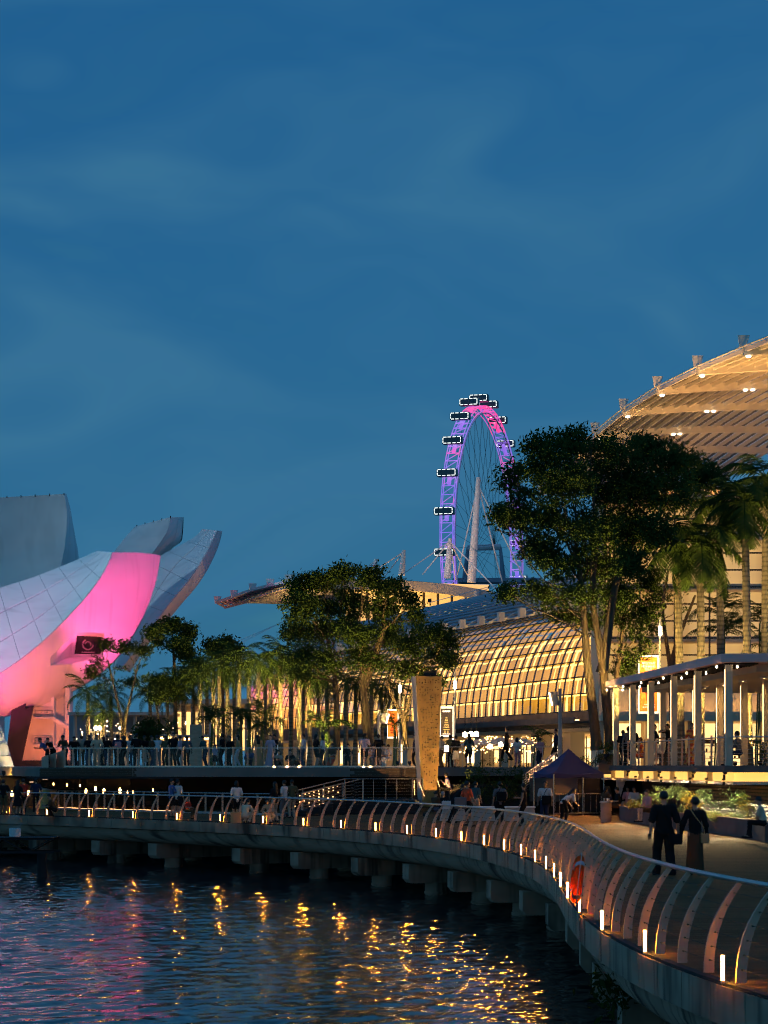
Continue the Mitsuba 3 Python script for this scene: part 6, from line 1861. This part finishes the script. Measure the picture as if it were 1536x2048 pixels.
# crowd on the raised plaza: pixel column, depth behind the glass, pose, yaw, height, colours
UP = [
    (94, 1.0, 'lean', 100, 1.70, 'blue', 'black', 'short', 'visitor in blue leaning on the sloping end of the balustrade', 'trousers'),
    (106, 1.2, 'lean', 140, 1.70, 'black', 'black', 'short', 'visitor in black leaning beside the visitor in blue', 'trousers'),
    (130, .6, 'rail', 150, 1.75, 'brown', 'black', 'short', 'visitor in brown leaning on the balustrade near its left corner', 'trousers'),
    (148, .8, 'rail', 190, 1.68, 'black', 'black', 'short', None, 'trousers'),
    (163, 1.0, 'stand', 10, 1.70, 'beige', 'brown', 'short', 'visitor in a beige top with the back to the bay, left crowd', 'trousers'),
    (178, .7, 'chat', 170, 1.72, 'black', 'denim', 'short', None, 'trousers'),
    (194, .6, 'rail', 185, 1.78, 'cream', 'beige', 'short', 'visitor in a cream shirt resting arms on the balustrade', 'trousers'),
    (207, 1.0, 'chat', 100, 1.64, 'lilac', 'black', 'bob', 'visitor in lilac beside the one in cream', 'trousers'),
    (214, .8, 'stand', 200, 1.70, 'black', 'navy', 'short', None, 'trousers'),
    (235, .9, 'relax', 0, 1.74, 'navy', 'black', 'short', 'visitor in navy with a pink backpack seen from behind', 'trousers'),
    (248, .6, 'chat', 60, 1.66, 'black', 'black', 'long', None, 'trousers'),
    (260, 1.1, 'stand', 170, 1.70, 'white', 'denim', 'short', 'visitor in white between two dark dressed ones, left crowd', 'trousers'),
    (273, .9, 'stand', 0, 1.80, 'black', 'black', 'short', 'broad visitor in black seen from behind, left crowd', 'trousers'),
    (290, .45, 'stand', 180, 1.12, 'beige', 'beige', 'bob', 'small child in a beige dress at the glass', 'dress'),
    (291, 1.5, 'rail', 170, 1.72, 'black', 'black', 'short', None, 'trousers'),
    (303, .9, 'chat', -60, 1.68, 'brown', 'denim', 'short', None, 'trousers'),
    (315, .8, 'rail', 10, 1.74, 'white', 'grey', 'cap', 'visitor in white with a cap and a dark strap', 'trousers'),
    (331, 1.0, 'stand', 170, 1.68, 'olive', 'black', 'long', 'long haired visitor in olive green', 'trousers'),
    (347, .8, 'relax', 160, 1.84, 'black', 'black', 'short', 'tallest visitor in black in the left crowd', 'trousers'),
    (360, .7, 'chat', 80, 1.68, 'lilac', 'black', 'short', 'visitor in a lilac white shirt right of the tallest one', 'trousers'),
    (374, 1.1, 'stand', 20, 1.66, 'grey', 'black', 'short', None, 'trousers'),
    (411, .7, 'rail', 120, 1.70, 'teal', 'navy', 'cap', 'visitor with a pale cap leaning by the brown pillar', 'trousers'),
    (430, .7, 'stand', 160, 1.18, 'lilac', 'black', 'bob', 'child in lilac beside the man in the black jacket', 'dress'),
    (445, .8, 'chat', 75, 1.78, 'black', 'black', 'short', 'man in an open black jacket over white seen in profile', 'trousers'),
    (460, 1.2, 'stand', 140, 1.66, 'black', 'black', 'short', None, 'trousers'),
    (476, .7, 'stroll', 100, 1.70, 'tan', 'white', 'bob', 'woman in a tan top and white trousers at the glass', 'trousers'),
    (502, 1.2, 'squat', 160, 1.7, 'blue', 'navy', 'short', 'visitor in blue crouching behind the glass', 'trousers'),
    (516, .6, 'stand', 20, 1.74, 'tan', 'tan', 'long', 'long haired woman in a long tan dress', 'long_dress'),
    (541, .7, 'relax', 170, 1.72, 'lilac', 'lilac', 'bun', 'woman in a long pale lilac dress', 'long_dress'),
    (549, 1.4, 'phone', 150, 1.74, 'black', 'black', 'short', 'visitor in black holding up a phone behind the lilac dress', 'trousers'),
    (557, .6, 'ground', 160, 1.66, 'beige', 'black', 'long', 'woman in beige sitting on the ground behind the glass', 'trousers'),
    (581, 1.4, 'ground', 200, 1.68, 'black', 'brown', 'short', 'visitor in black sitting on the ground in shade', 'trousers'),
    (597, .9, 'ground', 120, 1.64, 'tan', 'brown', 'bob', 'visitor in tan sitting by the left edge of the clear frame', 'trousers'),
    (607, .7, 'stand', 80, 1.76, 'white', 'denim', 'short', 'man in a white shirt and jeans before the palm trunks', 'trousers'),
    (632, .7, 'relax', -60, 1.74, 'black', 'black', 'long', 'woman in black facing the woman in white', 'shorts'),
    (646, .7, 'chat', 70, 1.68, 'white', 'black', 'bob', 'woman in a white top and black shorts facing the one in black', 'shorts'),
    (666, 1.1, 'sit', 150, 1.68, 'brown', 'orange', 'short', 'seated visitor with an orange wrap', 'long_skirt'),
    (696, 1.5, 'sit', 180, 1.66, 'black', 'black', 'short', 'dark visitor seated between the trunks', 'trousers'),
    (729, .5, 'stand', 0, 1.78, 'lilac', 'black', 'short', 'man in a pale pink shirt and dark shorts seen from behind', 'shorts'),
    (757, .6, 'relax', 30, 1.72, 'black', 'black', 'cap', 'woman in a black top and dark shorts right of the man in pale pink', 'shorts'),
    (770, 1.2, 'sit', 120, 1.64, 'beige', 'brown', 'short', 'visitor in beige seated right of the woman in black shorts', 'trousers'),
    (778, .9, 'sit', 140, 1.60, 'white', 'white', 'short', 'visitor in white seated right of the one in beige', 'trousers'),
    (745, 1.2, 'sit', 200, 1.60, 'lilac', 'grey', 'short', 'visitor in pale grey seated between the standing pair', 'trousers'),
    (830, 1.2, 'stand', 90, 1.74, 'navy', 'black', 'short', 'visitor in navy beside the totem', 'trousers'),
]
nd = 0
for i, (px, d, pose, yaw, h, top, bot, hair, lab, leg) in enumerate(UP):
    g_ = None
    if lab is None:
        lab, g_ = f'dark dressed visitor in the left crowd behind the glass, {ORD[nd]} such from the left', 'dark dressed visitors in the left crowd'
        nd += 1
    person(px, YB(px) + d + .1, ZP, pose, yaw, h, top, bot, hair, lab, leg, g_, edge=.055, n=10, fem=leg in ('long_dress', 'dress') or hair in ('long', 'bun'), skin=['m_skin', 'm_skinlight', 'm_skindark'][i % 3])
# plaza behind the shrub and in the pavilion
for px, Y, z, pose, yaw, h, top, bot, hair, lab, leg in [
        (884, 114, ZP, 'stand', 60, 1.68, 'beige', 'brown', 'short', 'visitor in beige right of the totem', 'trousers'),
        (901, 114.5, ZP, 'stand', 10, 1.76, 'olive', 'black', 'short', 'visitor in olive under the dark poster', 'trousers'),
        (912, 114, ZP, 'stand', -30, 1.70, 'black', 'cream', 'short', 'visitor in black with a cream skirt under the dark poster', 'skirt'),
        (938, 114, ZP, 'relax', 20, 1.80, 'teal', 'black', 'long', 'visitor in dark teal before the cafe lights', 'shorts'),
        (1014, 112.8, ZP + .35, 'walk', 80, 1.80, 'black', 'black', 'short', 'man in black walking past the cafe above the dark shrub', 'trousers'),
        (1034, 115, ZP, 'stand', -20, 1.62, 'white', 'pink', 'bob', 'visitor in white right of the man walking past the cafe', 'trousers'),
        (1080, 116, ZP, 'stand', 30, 1.64, 'pink', 'navy', 'short', 'visitor in pink by the potted palm', 'trousers'),
        (1112, 113.5, ZP + .3, 'walk', 90, 1.76, 'navy', 'black', 'short', 'man in dark blue coming down the upper stair', 'trousers'),
        (898, 104.0, 2.95, 'sitphone', 80, 1.72, 'lilac', 'black', 'short', 'person in a pale patterned shirt seated on the dark stairs right of the totem', 'trousers'),
        (1246, 97.2, ZP + .1, 'stand', -20, 1.62, 'black', 'black', 'short', 'leftmost visitor in black under the pavilion', 'trousers'),
        (1257, 97.0, ZP + .1, 'relax', 10, 1.78, 'grey', 'black', 'bun', 'visitor in patterned grey second from the left under the pavilion', 'trousers'),
        (1267, 96.4, ZP + .1, 'stand', 30, 1.76, 'black', 'black', 'bob', 'visitor in black third from the left under the pavilion', 'trousers'),
        (1284, 94.5, ZP + .1, 'sit', 90, 1.66, 'floral', 'orange', 'short', 'visitor in an orange pattern seated under the pavilion', 'skirt'),
        (1308, 92.0, ZP + .1, 'chat', -80, 1.80, 'black', 'white', 'short', 'man in a dark shirt and white shorts at the pavilion table', 'shorts'),
        (1338, 90.5, ZP + .1, 'aim', 100, 1.78, 'black', 'black', 'short', 'visitor in black raising a camera under the pavilion', 'trousers'),
        (1384, 84.5, ZP + .1, 'relax', 150, 1.70, 'floral', 'floral', 'bob', 'woman in a long red floral dress under the pavilion', 'long_dress'),
        (1478, 79.0, ZP + .1, 'sit', 60, 1.70, 'grey', 'navy', 'short', 'visitor in grey seated under the right part of the pavilion', 'trousers')]:
    person(px, Y, z, pose, yaw, h, top, bot, hair, lab, leg, edge=.045, fem=hair in ('long', 'bun', 'bob'))
